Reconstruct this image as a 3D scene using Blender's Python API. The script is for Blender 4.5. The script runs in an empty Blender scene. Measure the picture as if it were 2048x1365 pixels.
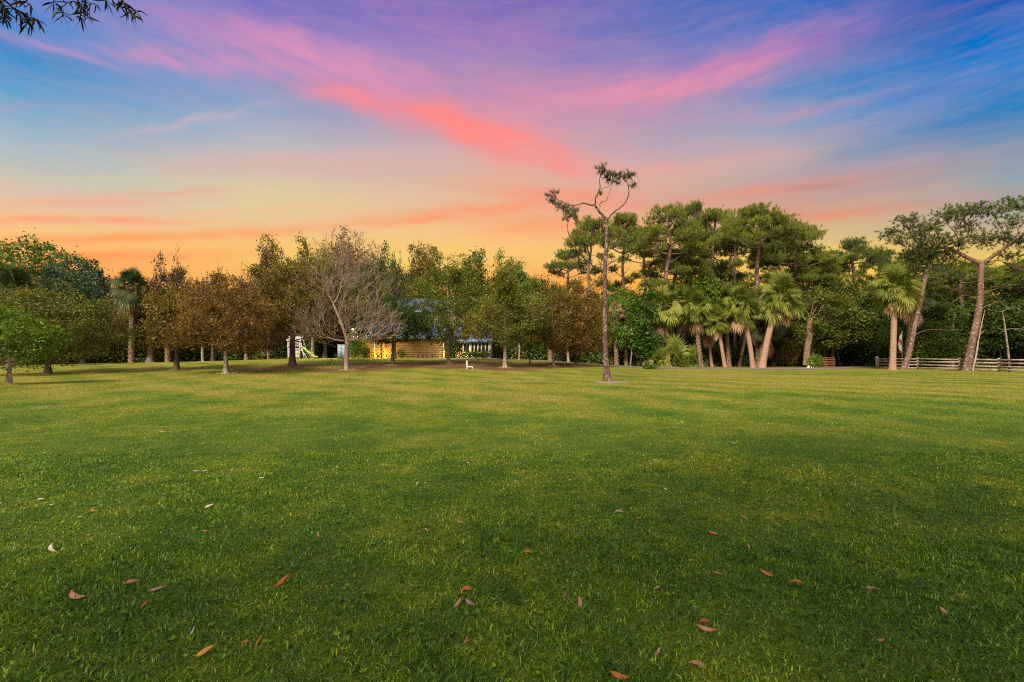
import bpy, math, random
import numpy as np
from mathutils import Vector, Matrix

R = math.radians
sc = bpy.context.scene
COL = sc.collection
F, HZ, CZ = 980.0, 710.0, 1.6      # focal length and horizon row of the 2048 px photograph, eye height in metres
rng = np.random.default_rng(7)
random.seed(7)

# ------------------------------------------------------------------ camera, light, exposure
cam_d = bpy.data.cameras.new('camera')
cam = bpy.data.objects.new('camera', cam_d)
COL.objects.link(cam)
cam.location = (0, 0, CZ)
cam.rotation_euler = (R(90), 0, 0)
cam_d.sensor_width = 36.0
cam_d.lens = 36.0 * F / 2048.0
cam_d.shift_y = (HZ - 682.5) / 2048.0
cam_d.clip_end = 3000
cam_d.clip_start = 0.05
sc.camera = cam
sc.view_settings.view_transform = 'Standard'
sc.view_settings.look = 'None'
sc.view_settings.exposure = 0.35
sc.view_settings.gamma = 1.0
sc.cycles.max_bounces = 5
sc.cycles.diffuse_bounces = 3
sc.cycles.transmission_bounces = 4
sc.cycles.sample_clamp_indirect = 3.0
sc.cycles.use_denoising = False
sc.cycles.filter_width = 1.1

SUN_AZ, SUN_EL = 205.0, 42.0       # the bright afterglow high behind the camera, a little to the left
sun_d = bpy.data.lights.new('sun', 'SUN')
sun_d.energy = 5.0
sun_d.angle = R(14)
sun_d.color = (1.0, 0.88, 0.72)
sun = bpy.data.objects.new('sun', sun_d)
COL.objects.link(sun)
_d = Vector((math.sin(R(SUN_AZ)) * math.cos(R(SUN_EL)), math.cos(R(SUN_AZ)) * math.cos(R(SUN_EL)), math.sin(R(SUN_EL))))
sun.rotation_euler = _d.to_track_quat('Z', 'Y').to_euler()


def lin(c, a=True):
    o = []
    for v in c[:3]:
        v = v / 255.0
        o.append(v / 12.92 if v <= 0.04045 else ((v + 0.055) / 1.055) ** 2.4)
    return tuple(o) + (1.0,) if a else tuple(o)


class NT:
    """small helper for building node trees"""
    def __init__(self, tree):
        self.t = tree

    def n(self, kind, **kw):
        nd = self.t.nodes.new(kind)
        for k, v in kw.items():
            setattr(nd, k, v)
        return nd

    def put(self, sock, v):
        if hasattr(v, 'is_linked') or isinstance(v, bpy.types.NodeSocket):
            self.t.links.new(v, sock)
        else:
            sock.default_value = v

    def m(self, op, a, b=0.0, c=None, clamp=False):
        nd = self.n('ShaderNodeMath', operation=op, use_clamp=clamp)
        self.put(nd.inputs[0], a)
        self.put(nd.inputs[1], b)
        if c is not None:
            self.put(nd.inputs[2], c)
        return nd.outputs[0]

    def comb(self, x, y, z):
        nd = self.n('ShaderNodeCombineXYZ')
        self.put(nd.inputs[0], x)
        self.put(nd.inputs[1], y)
        self.put(nd.inputs[2], z)
        return nd.outputs[0]

    def noise(self, vec, scale, detail=3.0, rough=0.55, dist=0.0):
        nd = self.n('ShaderNodeTexNoise')
        if vec is not None:
            self.put(nd.inputs['Vector'], vec)
        nd.inputs['Scale'].default_value = scale
        nd.inputs['Detail'].default_value = detail
        nd.inputs['Roughness'].default_value = rough
        nd.inputs['Distortion'].default_value = dist
        return nd.outputs['Fac']

    def mix(self, fac, a, b, blend='MIX'):
        nd = self.n('ShaderNodeMix', data_type='RGBA', blend_type=blend)
        self.put(nd.inputs[0], fac)
        self.put(nd.inputs[6], a)
        self.put(nd.inputs[7], b)
        return nd.outputs[2]

    def ramp(self, fac, stops):
        nd = self.n('ShaderNodeValToRGB')
        cr = nd.color_ramp
        stops = sorted(stops, key=lambda s: s[0])
        while len(cr.elements) < len(stops):
            cr.elements.new(0.5)
        for i, (p, c) in enumerate(stops):
            cr.elements[i].position = min(1, max(0, p))
            cr.elements[i].color = c
        self.put(nd.inputs[0], fac)
        return nd.outputs[0]

    def rng(self, v, a, b, c=0.0, d=1.0, smooth=False):
        nd = self.n('ShaderNodeMapRange')
        if smooth:
            nd.interpolation_type = 'SMOOTHSTEP'
        self.put(nd.inputs[0], v)
        for i, q in enumerate((a, b, c, d)):
            nd.inputs[1 + i].default_value = q
        return nd.outputs[0]


# ------------------------------------------------------------------ sky (procedural sunset, by direction)
def azel(px, py):
    u, v = (px - 1024) / F, (HZ - py) / F
    return math.atan(u), math.atan(v / math.sqrt(1 + u * u))


world = bpy.data.worlds.new('World')
sc.world = world
world.use_nodes = True
wt = world.node_tree
for nd in list(wt.nodes):
    wt.nodes.remove(nd)
W = NT(wt)
tc = W.n('ShaderNodeTexCoord')
sep = W.n('ShaderNodeSeparateXYZ')
wt.links.new(tc.outputs['Generated'], sep.inputs[0])
AZ = W.m('ARCTAN2', sep.outputs[0], sep.outputs[1])
EL = W.m('ARCSINE', sep.outputs[2])
# slow warp so that no edge stays straight
wv = W.comb(W.m('MULTIPLY', AZ, 2.2), W.m('MULTIPLY', EL, 9.0), 0.0)
wn = W.m('SUBTRACT', W.noise(wv, 1.6, 4, 0.55), 0.5)
wn2 = W.m('SUBTRACT', W.noise(W.comb(W.m('MULTIPLY', AZ, 7.0), W.m('MULTIPLY', EL, 34.0), 3.0), 1.5, 5, 0.6), 0.5)
ELW = W.m('ADD', W.m('ADD', EL, W.m('MULTIPLY', wn, 0.035)), W.m('MULTIPLY', wn2, 0.006))
COLS = [
    (60, [(0, (78, 132, 205)), (60, (60, 138, 208)), (100, (25, 135, 202)), (150, (70, 150, 205)), (210, (112, 168, 205)), (290, (160, 188, 200)), (350, (196, 196, 182)), (400, (226, 196, 168)), (450, (248, 198, 138)), (500, (255, 184, 104)), (560, (255, 146, 80))]),
    (512, [(0, (112, 112, 196)), (100, (140, 135, 196)), (150, (118, 150, 200)), (210, (140, 166, 200)), (270, (172, 184, 198)), (330, (208, 192, 180)), (380, (222, 205, 160)), (430, (230, 206, 156)), (480, (248, 196, 124)), (560, (255, 178, 84))]),
    (1024, [(0, (128, 112, 184)), (60, (140, 122, 186)), (120, (162, 136, 186)), (200, (186, 140, 176)), (260, (200, 162, 172)), (320, (222, 176, 162)), (370, (226, 184, 150)), (420, (236, 186, 146)), (460, (248, 194, 132)), (510, (252, 198, 112)), (560, (255, 168, 80))]),
    (1536, [(0, (44, 108, 190)), (50, (62, 114, 194)), (120, (104, 126, 195)), (200, (104, 150, 195)), (260, (152, 166, 190)), (320, (184, 174, 176)), (370, (198, 166, 152)), (420, (220, 160, 132)), (455, (226, 182, 130)), (500, (236, 204, 110)), (560, (250, 190, 60))]),
    (1990, [(0, (0, 92, 180)), (60, (0, 112, 196)), (150, (10, 130, 206)), (230, (38, 130, 188)), (300, (116, 150, 176)), (370, (140, 164, 174)), (420, (166, 166, 160)), (470, (202, 178, 140)), (520, (232, 196, 100)), (560, (244, 180, 70))]),
]
EMX = 0.7
base = None
paz = None
for cx, rows in COLS:
    st = [(azel(cx, py)[1] / EMX, lin(c)) for py, c in rows]
    c = W.ramp(W.m('DIVIDE', ELW, EMX), st)
    a = azel(cx, 300)[0]
    base = c if base is None else W.mix(W.rng(W.m('ADD', AZ, W.m('MULTIPLY', wn, 0.25)), paz, a), base, c)
    paz = a

# wispy strokes as a node group
g = bpy.data.node_groups.new('cloud_wisp', 'ShaderNodeTree')
for nm, ty in (('az', 'NodeSocketFloat'), ('el', 'NodeSocketFloat'), ('a0', 'NodeSocketFloat'), ('e0', 'NodeSocketFloat'), ('c', 'NodeSocketFloat'), ('s', 'NodeSocketFloat'), ('L', 'NodeSocketFloat'), ('W', 'NodeSocketFloat'), ('k', 'NodeSocketFloat'), ('nz', 'NodeSocketFloat'), ('wz', 'NodeSocketFloat')):
    g.interface.new_socket(name=nm, in_out='INPUT', socket_type=ty)
g.interface.new_socket(name='m', in_out='OUTPUT', socket_type='NodeSocketFloat')
G = NT(g)
gi, go = G.n('NodeGroupInput'), G.n('NodeGroupOutput')
I = gi.outputs
da, de = G.m('SUBTRACT', I['az'], I['a0']), G.m('SUBTRACT', I['el'], I['e0'])
ss = G.m('ADD', G.m('MULTIPLY', da, I['c']), G.m('MULTIPLY', de, I['s']))
tt = G.m('SUBTRACT', G.m('MULTIPLY', de, I['c']), G.m('MULTIPLY', da, I['s']))
nz, wz = I['nz'], I['wz']
tt = G.m('ADD', tt, wz)
sn, tn = G.m('DIVIDE', ss, I['L']), G.m('DIVIDE', tt, I['W'])
r2 = G.m('ADD', G.m('MULTIPLY', sn, sn), G.m('MULTIPLY', tn, tn))
mm = G.m('EXPONENT', G.m('MULTIPLY', r2, -1.0))
mm = G.m('MULTIPLY', mm, G.rng(nz, 0.3, 0.65, 0.35, 1.25))
g.links.new(G.m('MULTIPLY', mm, I['k'], clamp=True), go.inputs['m'])

WISPS = [
    (650, 140, -10, 230, 55, (206, 148, 190), .45), (960, 205, -6, 230, 50, (208, 146, 178), .4), (1060, 270, -6, 230, 50, (232, 152, 158), .5), (520, 90, -6, 240, 40, (190, 142, 194), .5),
    (760, 330, 2, 260, 26, (220, 176, 172), .5), (1280, 240, 5, 200, 20, (206, 150, 176), .45), (860, 60, -20, 120, 26, (176, 128, 190), .5),
    (400, 122, -5, 220, 22, (206, 146, 192), .8), (640, 108, -14, 190, 34, (222, 146, 188), .7), (430, 45, -10, 150, 16, (190, 135, 195), .5),
    (740, 150, -20, 130, 36, (222, 148, 182), .5), (820, 222, -14, 150, 25, (255, 134, 142), 1.0), (950, 265, -14, 160, 30, (255, 138, 132), 1.1),
    (1070, 315, -16, 130, 32, (252, 146, 140), .9), (700, 195, -5, 90, 18, (250, 140, 150), .7), (1430, 142, 17, 190, 27, (228, 136, 178), .95),
    (1330, 182, 9, 210, 30, (228, 146, 172), .8), (1170, 190, 3, 190, 45, (222, 148, 176), .6), (1620, 78, 16, 170, 16, (130, 112, 192), .5),
    (1560, 228, 9, 190, 12, (190, 150, 184), .6), (1900, 112, 9, 190, 11, (70, 122, 200), .6), (1700, 165, 8, 220, 24, (60, 130, 200), .35),
    (130, 98, -17, 160, 8, (176, 148, 200), .7), (390, 244, 12, 160, 9, (204, 180, 194), .6), (15, 205, 10, 60, 8, (170, 160, 195), .5),
    (1500, 385, 6, 230, 15, (232, 142, 124), .75), (1350, 335, 4, 200, 20, (236, 162, 152), .6), (1640, 375, 3, 60, 6, (176, 136, 140), .7),
    (140, 441, -1, 280, 8, (255, 156, 112), .75), (480, 468, 3, 190, 11, (255, 148, 92), .8), (200, 408, 1, 220, 10, (248, 170, 140), .6),
    (330, 388, 3, 160, 7, (240, 160, 140), .5), (200, 478, 2, 260, 8, (255, 158, 84), .7), (960, 426, 5, 230, 14, (255, 150, 108), .8),
    (830, 440, 4, 180, 8, (255, 150, 98), .6), (1650, 430, 5, 240, 15, (228, 146, 114), .75), (240, 512, 0, 330, 14, (255, 136, 66), .55), (760, 530, 0, 250, 42, (250, 222, 110), .7), (1720, 530, 0, 240, 40, (248, 212, 90), .75), (420, 425, 2, 200, 5, (255, 176, 130), .5), (60, 462, 0, 180, 5, (255, 206, 120), .6), (300, 492, 1, 200, 5, (255, 196, 100), .6),
    (1080, 455, 0, 140, 20, (255, 146, 98), .6), (1120, 395, -4, 160, 26, (248, 148, 124), .7), (1750, 330, 9, 300, 14, (176, 162, 176), .5),
    (1900, 390, 8, 240, 12, (176, 158, 160), .45), (1450, 290, 6, 240, 14, (196, 164, 176), .5), (1900, 180, 8, 200, 14, (20, 105, 190), .25),
    (1020, 60, -12, 200, 30, (160, 120, 186), .5), (560, 330, 2, 260, 20, (222, 180, 172), .5), (1000, 20, 5, 250, 18, (112, 98, 184), .4),
]
SHARED = []
for ca in (-11, 1, 10):
    c_, s_ = math.cos(R(ca)), math.sin(R(ca))
    us = W.m('ADD', W.m('MULTIPLY', AZ, c_), W.m('MULTIPLY', EL, s_))
    ut = W.m('SUBTRACT', W.m('MULTIPLY', EL, c_), W.m('MULTIPLY', AZ, s_))
    SHARED.append((ca, W.noise(W.comb(W.m('MULTIPLY', us, 8.0), W.m('MULTIPLY', ut, 52.0), ca * 1.0), 1.0, 4, 0.6),
                   W.m('MULTIPLY', W.m('SUBTRACT', W.noise(W.comb(W.m('MULTIPLY', us, 7.0), W.m('MULTIPLY', ut, 5.0), ca + 5.0), 1.0, 2, 0.6), 0.5), 0.06 if ca != 1 else 0.028)))
AZc = AZ
for (px, py, ang, L, Wd, c, k) in WISPS:
    a0, e0 = azel(px, py)
    dx, dy = L * math.cos(R(ang)), -L * math.sin(R(ang))
    a1, e1 = azel(px + dx, py + dy)
    a2, e2 = azel(px - dx, py - dy)
    th = math.atan2(e1 - e2, a1 - a2)
    hl = math.hypot(e1 - e2, a1 - a2) / 2
    hw = abs(azel(px, py - Wd)[1] - azel(px, py + Wd)[1]) / 2
    nd = W.n('ShaderNodeGroup')
    nd.node_tree = g
    wt.links.new(AZc, nd.inputs['az'])
    wt.links.new(EL, nd.inputs['el'])
    _, nz_, wz_ = min(SHARED, key=lambda q: abs(q[0] - ang))
    wt.links.new(nz_, nd.inputs['nz'])
    wt.links.new(wz_, nd.inputs['wz'])
    for q, v in (('a0', a0), ('e0', e0), ('c', math.cos(th)), ('s', math.sin(th)), ('L', hl), ('W', hw), ('k', k)):
        nd.inputs[q].default_value = v
    base = W.mix(nd.outputs[0], base, lin(c))
    AZc = W.m('MULTIPLY_ADD', base, 1e-7, AZ)     # evaluates the wisps one after another (keeps the shader small)
# fine streak texture
fn = W.noise(W.comb(W.m('MULTIPLY', AZ, 7.0), W.m('MULTIPLY', ELW, 50.0), 9.0), 1.4, 6, 0.68)
base = W.mix(W.rng(fn, 0.38, 0.66, 0.0, 0.2), base, W.mix(0.5, base, lin((250, 170, 165))))
# overhead and behind the viewer: unseen sky brightened, lilac and rose, as added fill
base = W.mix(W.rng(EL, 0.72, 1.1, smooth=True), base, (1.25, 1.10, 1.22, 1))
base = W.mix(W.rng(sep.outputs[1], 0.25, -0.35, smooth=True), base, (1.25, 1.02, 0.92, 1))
world.cycles.sampling_method = 'NONE'
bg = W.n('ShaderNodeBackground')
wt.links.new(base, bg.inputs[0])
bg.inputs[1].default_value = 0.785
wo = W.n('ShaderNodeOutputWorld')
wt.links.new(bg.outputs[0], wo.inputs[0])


# ------------------------------------------------------------------ terrain and picture-to-world helpers
_hx = [-90, -60, -45, -27, -19, -4, 4.5, 10.5, 16, 30]
_hz = [0.2, 0.35, 0.62, 1.12, 1.2, 1.16, 0.85, 0.4, 0.1, 0.0]


def sstep(t):
    t = np.clip(t, 0, 1)
    return t * t * (3 - 2 * t)


def gz(x, y):
    x, y = np.asarray(x, float), np.asarray(y, float)
    h = np.interp(x, _hx, _hz)
    return h * sstep((y - 34) / 28) + 0.02 * np.sin(x * 0.31 + 1) * np.sin(y * 0.27)


def at(px, py, Y):
    return Vector(((px - 1024) / F * Y, Y, CZ + (HZ - py) / F * Y))


def foot(px, py):
    """the point of the terrain seen at a pixel"""
    u, v = (px - 1024) / F, (HZ - py) / F
    lo = None
    for Y in np.arange(1.5, 110, 0.1):
        if CZ + v * Y <= float(gz(u * Y, Y)):
            return Vector((u * Y, Y, float(gz(u * Y, Y))))
    return at(px, py, 75)


def onground(px, Y):
    x = (px - 1024) / F * Y
    return Vector((x, Y, float(gz(x, Y))))


# ------------------------------------------------------------------ mesh building
class MB:
    def __init__(self):
        self.V, self.Fc, self.T, self.n = [], [], [], 0

    def add(self, v, f, t=0.5):
        v = np.asarray(v, float).reshape(-1, 3)
        f = np.asarray(f, int)
        self.V.append(v)
        self.Fc.append(f + self.n)
        self.T.append(np.broadcast_to(np.asarray(t, float), (len(v),)))
        self.n += len(v)
        return self

    def box(self, x0, x1, y0, y1, z0, z1):
        v = [(x, y, z) for z in (z0, z1) for y in (y0, y1) for x in (x0, x1)]
        return self.add(v, [(0, 2, 3, 1), (4, 5, 7, 6), (0, 1, 5, 4), (2, 6, 7, 3), (0, 4, 6, 2), (1, 3, 7, 5)])

    def beam(self, a, b, w, h):
        """rectangular bar between two points"""
        a, b = Vector(a), Vector(b)
        d = (b - a).normalized()
        up = Vector((0, 0, 1)) if abs(d.z) < 0.95 else Vector((0, 1, 0))
        s = d.cross(up).normalized() * (w / 2)
        u = s.cross(d).normalized() * (h / 2)
        v = [tuple(p + i * s + j * u) for p in (a, b) for i, j in ((-1, -1), (1, -1), (1, 1), (-1, 1))]
        return self.add(v, [(0, 3, 2, 1), (4, 5, 6, 7), (0, 1, 5, 4), (1, 2, 6, 5), (2, 3, 7, 6), (3, 0, 4, 7)])

    def tubes(self, P0, P1, R0, R1, n=5):
        P0, P1 = np.asarray(P0, float).reshape(-1, 3), np.asarray(P1, float).reshape(-1, 3)
        R0, R1 = np.asarray(R0, float).reshape(-1), np.asarray(R1, float).reshape(-1)
        d = P1 - P0
        d /= np.maximum(np.linalg.norm(d, axis=1, keepdims=True), 1e-9)
        ref = np.where(np.abs(d[:, 1:2]) > 0.9, np.array([[1., 0, 0]]), np.array([[0, 1., 0]]))
        s = np.cross(d, ref)
        s /= np.linalg.norm(s, axis=1, keepdims=True)
        t = np.cross(s, d)
        a = np.arange(n) * 2 * np.pi / n
        ring = s[:, None, :] * np.cos(a)[None, :, None] + t[:, None, :] * np.sin(a)[None, :, None]
        v = np.concatenate([P0[:, None] + ring * R0[:, None, None], P1[:, None] + ring * R1[:, None, None]], 1)
        k = np.arange(n)
        f = np.stack([k, (k + 1) % n, (k + 1) % n + n, k + n], 1)
        f = (f[None] + (np.arange(len(P0)) * 2 * n)[:, None, None]).reshape(-1, 4)
        return self.add(v, f, np.repeat(rng.random(len(P0)), 2 * n))

    def path(self, pts, radii, n=8, cap=True):
        """one welded tapered tube through points"""
        P = np.asarray([tuple(p) for p in pts], float)
        rr = np.asarray(radii, float)
        d = np.gradient(P, axis=0)
        d /= np.linalg.norm(d, axis=1, keepdims=True)
        ref = np.array([0, 1., 0]) if np.mean(np.abs(d[:, 1])) < 0.8 else np.array([1., 0, 0])
        s = np.cross(d, ref)
        s /= np.linalg.norm(s, axis=1, keepdims=True)
        t = np.cross(s, d)
        a = np.arange(n) * 2 * np.pi / n
        v = (P[:, None] + (s[:, None] * np.cos(a)[None, :, None] + t[:, None] * np.sin(a)[None, :, None]) * rr[:, None, None]).reshape(-1, 3)
        k = np.arange(n)
        f = np.stack([k, (k + 1) % n, (k + 1) % n + n, k + n], 1)
        f = (f[None] + (np.arange(len(P) - 1) * n)[:, None, None]).reshape(-1, 4)
        self.add(v, f)
        if cap:
            b = self.n
            self.add([P[-1] + d[-1] * rr[-1] * .5], np.zeros((0, 3), int))
            m = b - n
            self.Fc.append(np.stack([m + k, m + (k + 1) % n, np.full(n, b)], 1))
        return self

    def mesh(self, name, mat=None, smooth=False):
        me = bpy.data.meshes.new(name)
        V = np.concatenate(self.V)
        T = np.concatenate(self.T)
        fs = [f for f in self.Fc if len(f)]
        me.vertices.add(len(V))
        me.vertices.foreach_set('co', V.astype(np.float32).ravel())
        loops = np.concatenate([f.ravel() for f in fs]).astype(np.int32)
        sizes = np.concatenate([np.full(len(f), f.shape[1]) for f in fs]).astype(np.int32)
        me.loops.add(len(loops))
        me.loops.foreach_set('vertex_index', loops)
        me.polygons.add(len(sizes))
        st = np.concatenate([[0], np.cumsum(sizes)[:-1]]).astype(np.int32)
        me.polygons.foreach_set('loop_start', st)
        at_ = me.attributes.new('tint', 'FLOAT', 'POINT')
        at_.data.foreach_set('value', T.astype(np.float32))
        if mat:
            me.materials.append(mat)
        me.update(calc_edges=True)
        if smooth:
            me.polygons.foreach_set('use_smooth', np.ones(len(sizes), bool))
        return me

    def obj(self, name, mat, parent=None, smooth=False):
        return link(name, self.mesh(name, mat, smooth), parent)


def link(name, me, parent=None):
    o = bpy.data.objects.new(name, me)
    COL.objects.link(o)
    if parent:
        o.parent = parent
    return o


def tag(o, label=None, cat=None, group=None, kind=None):
    for k, v in (('label', label), ('category', cat), ('group', group), ('kind', kind)):
        if v:
            o[k] = v
    return o


def empty(name, loc, label, cat, group=None, rz=0.0):
    o = bpy.data.objects.new(name, None)
    COL.objects.link(o)
    o.location = loc
    o.rotation_euler = (0, 0, rz)
    return tag(o, label, cat, group)


# ------------------------------------------------------------------ materials
def mat(name):
    m = bpy.data.materials.new(name)
    m.use_nodes = True
    t = m.node_tree
    for nd in list(t.nodes):
        t.nodes.remove(nd)
    N = NT(t)
    out = N.n('ShaderNodeOutputMaterial')
    return m, N, out


def principled(N, out, col, rough=0.8, spec=0.3, bump=None, bstr=0.4, metal=0.0, bdist=0.02):
    b = N.n('ShaderNodeBsdfPrincipled')
    N.put(b.inputs['Base Color'], col)
    N.put(b.inputs['Roughness'], rough)
    b.inputs['Specular IOR Level'].default_value = spec
    b.inputs['Metallic'].default_value = metal
    if bump is not None:
        bn = N.n('ShaderNodeBump')
        bn.inputs['Strength'].default_value = bstr
        bn.inputs['Distance'].default_value = bdist
        N.put(bn.inputs['Height'], bump)
        N.t.links.new(bn.outputs[0], b.inputs['Normal'])
    N.t.links.new(b.outputs[0], out.inputs[0])
    return b


def leaf_mat(name, cols, trans=0.3, scale=0.35):
    """foliage: each leaf gets its own colour, large patches drift towards the next hue"""
    m, N, out = mat(name)
    at_ = N.n('ShaderNodeAttribute', attribute_name='tint')
    oc = N.n('ShaderNodeTexCoord')
    big = N.noise(oc.outputs['Object'], scale, 2, 0.5)
    oi = N.n('ShaderNodeObjectInfo')
    f = N.m('ADD', N.m('MULTIPLY', at_.outputs['Fac'], 0.55), N.m('MULTIPLY', N.rng(big, 0.3, 0.7), 0.45))
    f = N.m('ADD', f, N.m('MULTIPLY', N.m('SUBTRACT', oi.outputs['Random'], 0.5), 0.15))
    n = len(cols)
    c = N.ramp(f, [(i / (n - 1), tuple(q) + (1,)) for i, q in enumerate(cols)])
    d = N.n('ShaderNodeBsdfDiffuse')
    N.put(d.inputs[0], c)
    tr = N.n('ShaderNodeBsdfTranslucent')
    N.put(tr.inputs[0], c)
    mx = N.n('ShaderNodeMixShader')
    mx.inputs[0].default_value = trans
    N.t.links.new(d.outputs[0], mx.inputs[1])
    N.t.links.new(tr.outputs[0], mx.inputs[2])
    gl = N.n('ShaderNodeBsdfGlossy')
    gl.inputs['Roughness'].default_value = 0.45
    gl.inputs[0].default_value = (1, 1, 1, 1)
    m2 = N.n('ShaderNodeMixShader')
    m2.inputs[0].default_value = 0.015
    N.t.links.new(mx.outputs[0], m2.inputs[1])
    N.t.links.new(gl.outputs[0], m2.inputs[2])
    N.t.links.new(m2.outputs[0], out.inputs[0])
    return m


LM = {
    'green': leaf_mat('leaves_green', [(.018, .036, .005), (.058, .105, .010), (.11, .18, .014), (.19, .24, .03)]),
    'bright': leaf_mat('leaves_bright_green', [(.024, .055, .006), (.070, .135, .010), (.13, .215, .014), (.24, .30, .03)]),
    'olive': leaf_mat('leaves_olive', [(.032, .042, .006), (.095, .105, .012), (.17, .165, .018), (.29, .24, .04)]),
    'brown': leaf_mat('leaves_russet', [(.040, .024, .006), (.125, .070, .012), (.21, .12, .018), (.34, .22, .05)]),
    'rust': leaf_mat('leaves_brown_green', [(.034, .036, .006), (.11, .090, .012), (.19, .14, .018), (.25, .23, .035)]),
    'plum': leaf_mat('leaves_plum_brown', [(.045, .032, .014), (.095, .058, .022), (.14, .085, .030), (.16, .13, .035)]),
    'dark': leaf_mat('leaves_dark_green', [(.014, .026, .006), (.040, .068, .011), (.075, .115, .016), (.13, .16, .03)]),
    'teal': leaf_mat('leaves_blue_green', [(.020, .045, .022), (.035, .075, .034), (.06, .11, .045), (.11, .15, .08)]),
    'mixed': leaf_mat('leaves_mixed_autumn', [(.022, .042, .005), (.070, .105, .010), (.14, .155, .016), (.28, .19, .035)], scale=0.5),
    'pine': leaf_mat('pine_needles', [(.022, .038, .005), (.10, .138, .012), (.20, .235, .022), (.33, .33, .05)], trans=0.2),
    'pinedark': leaf_mat('dark_pine_needles', [(.012, .026, .006), (.048, .090, .012), (.10, .155, .018), (.17, .22, .03)], trans=0.15),
    'pinesil': leaf_mat('lone_pine_needles', [(.008, .018, .006), (.022, .045, .012), (.045, .080, .016), (.09, .13, .03)], trans=0.1),
    'palm': leaf_mat('palm_fronds', [(.036, .058, .008), (.095, .130, .016), (.18, .21, .032), (.33, .30, .07)], trans=0.2),
    'palmdark': leaf_mat('dark_palm_fronds', [(.022, .035, .012), (.045, .065, .020), (.07, .095, .03), (.11, .12, .04)], trans=0.15),
    'dead': leaf_mat('dead_fronds', [(.16, .085, .035), (.28, .16, .075), (.38, .24, .12), (.48, .34, .20)], trans=0.15),
    'vine': leaf_mat('vine_leaves', [(.014, .036, .005), (.034, .082, .009), (.065, .135, .012), (.17, .24, .03)], trans=0.25),
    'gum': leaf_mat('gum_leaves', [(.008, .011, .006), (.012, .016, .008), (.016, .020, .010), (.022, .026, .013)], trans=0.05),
    'shrub': leaf_mat('shrub_leaves', [(.016, .030, .008), (.032, .058, .012), (.060, .095, .018), (.11, .12, .03)], trans=0.2),
    'fern': leaf_mat('undergrowth_leaves', [(.018, .034, .008), (.050, .082, .014), (.095, .135, .022), (.19, .17, .045)], trans=0.15),
}


def bark_mat(name, c1, c2, c3, scale=3.0, zs=0.35, bstr=0.8, spots=None, rings=False):
    m, N, out = mat(name)
    tc = N.n('ShaderNodeTexCoord')
    mp = N.n('ShaderNodeMapping')
    mp.inputs['Scale'].default_value = (1, 1, zs)
    N.t.links.new(tc.outputs['Object'], mp.inputs[0])
    v = mp.outputs[0]
    vo = N.n('ShaderNodeTexVoronoi', feature='DISTANCE_TO_EDGE')
    N.t.links.new(v, vo.inputs['Vector'])
    vo.inputs['Scale'].default_value = scale * 4
    n1 = N.noise(v, scale * 2.5, 6, 0.65)
    n2 = N.noise(v, scale * 0.5, 3, 0.5)
    c = N.mix(N.rng(n1, 0.35, 0.65), c1 + (1,), c2 + (1,))
    c = N.mix(N.rng(n2, 0.45, 0.7), c, c3 + (1,))
    crack = N.rng(vo.outputs['Distance'], 0.0, 0.12)
    c = N.mix(N.m('MULTIPLY', N.m('SUBTRACT', 1.0, crack), 0.6), c, (c1[0] * .35, c1[1] * .35, c1[2] * .35, 1))
    h = N.m('ADD', N.m('MULTIPLY', crack, 0.7), N.m('MULTIPLY', n1, 0.8))
    if spots:
        s = N.noise(tc.outputs['Object'], 5.0, 3, 0.6)
        c = N.mix(N.rng(s, 0.54, 0.62), c, spots + (1,))
    if rings:
        se = N.n('ShaderNodeSeparateXYZ')
        N.t.links.new(tc.outputs['Object'], se.inputs[0])
        w = N.m('SINE', N.m('ADD', N.m('MULTIPLY', se.outputs[2], 42.0), N.m('MULTIPLY', n2, 5.0)))
        c = N.mix(N.rng(w, 0.3, 1.0, 0, 0.3), c, (c1[0] * .5, c1[1] * .5, c1[2] * .5, 1))
        h = N.m('ADD', h, N.m('MULTIPLY', w, 0.3))
    principled(N, out, c, 0.9, 0.15, h, bstr, bdist=0.03)
    return m


BK = {
    'grey': bark_mat('bark_grey', (.12, .09, .065), (.22, .17, .13), (.30, .25, .20), spots=(.36, .32, .27)),
    'pale': bark_mat('bark_pale_lichen', (.20, .15, .12), (.40, .33, .28), (.30, .21, .17), spots=(.52, .46, .40)),
    'dark': bark_mat('bark_dark', (.05, .035, .025), (.10, .07, .05), (.14, .10, .075)),
    'twig': bark_mat('bark_bare_twigs', (.22, .15, .11), (.34, .25, .19), (.42, .34, .28)),
    'pine': bark_mat('bark_pine', (.10, .055, .038), (.20, .115, .080), (.24, .155, .12), scale=2.2, zs=.5, bstr=1.0, spots=(.30, .23, .19)),
    'pinelone': bark_mat('bark_lone_pine', (.075, .042, .034), (.15, .088, .07), (.19, .125, .105), scale=2.4, zs=.5, bstr=1.0, spots=(.25, .19, .165)),
    'palm': bark_mat('palm_trunk_smooth', (.30, .18, .115), (.42, .27, .185), (.36, .25, .185), scale=2.0, zs=1.2, bstr=.35, rings=True),
    'boots': bark_mat('palm_trunk_booted', (.13, .08, .045), (.27, .18, .10), (.22, .16, .10), scale=2.0, zs=.8, bstr=1.0, spots=(.33, .27, .17)),
    'dead': bark_mat('bark_dead_wood', (.26, .19, .14), (.42, .34, .27), (.50, .43, .36)),
    'gum': bark_mat('bark_gum', (.02, .017, .012), (.035, .03, .02), (.05, .04, .03)),
}


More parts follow.
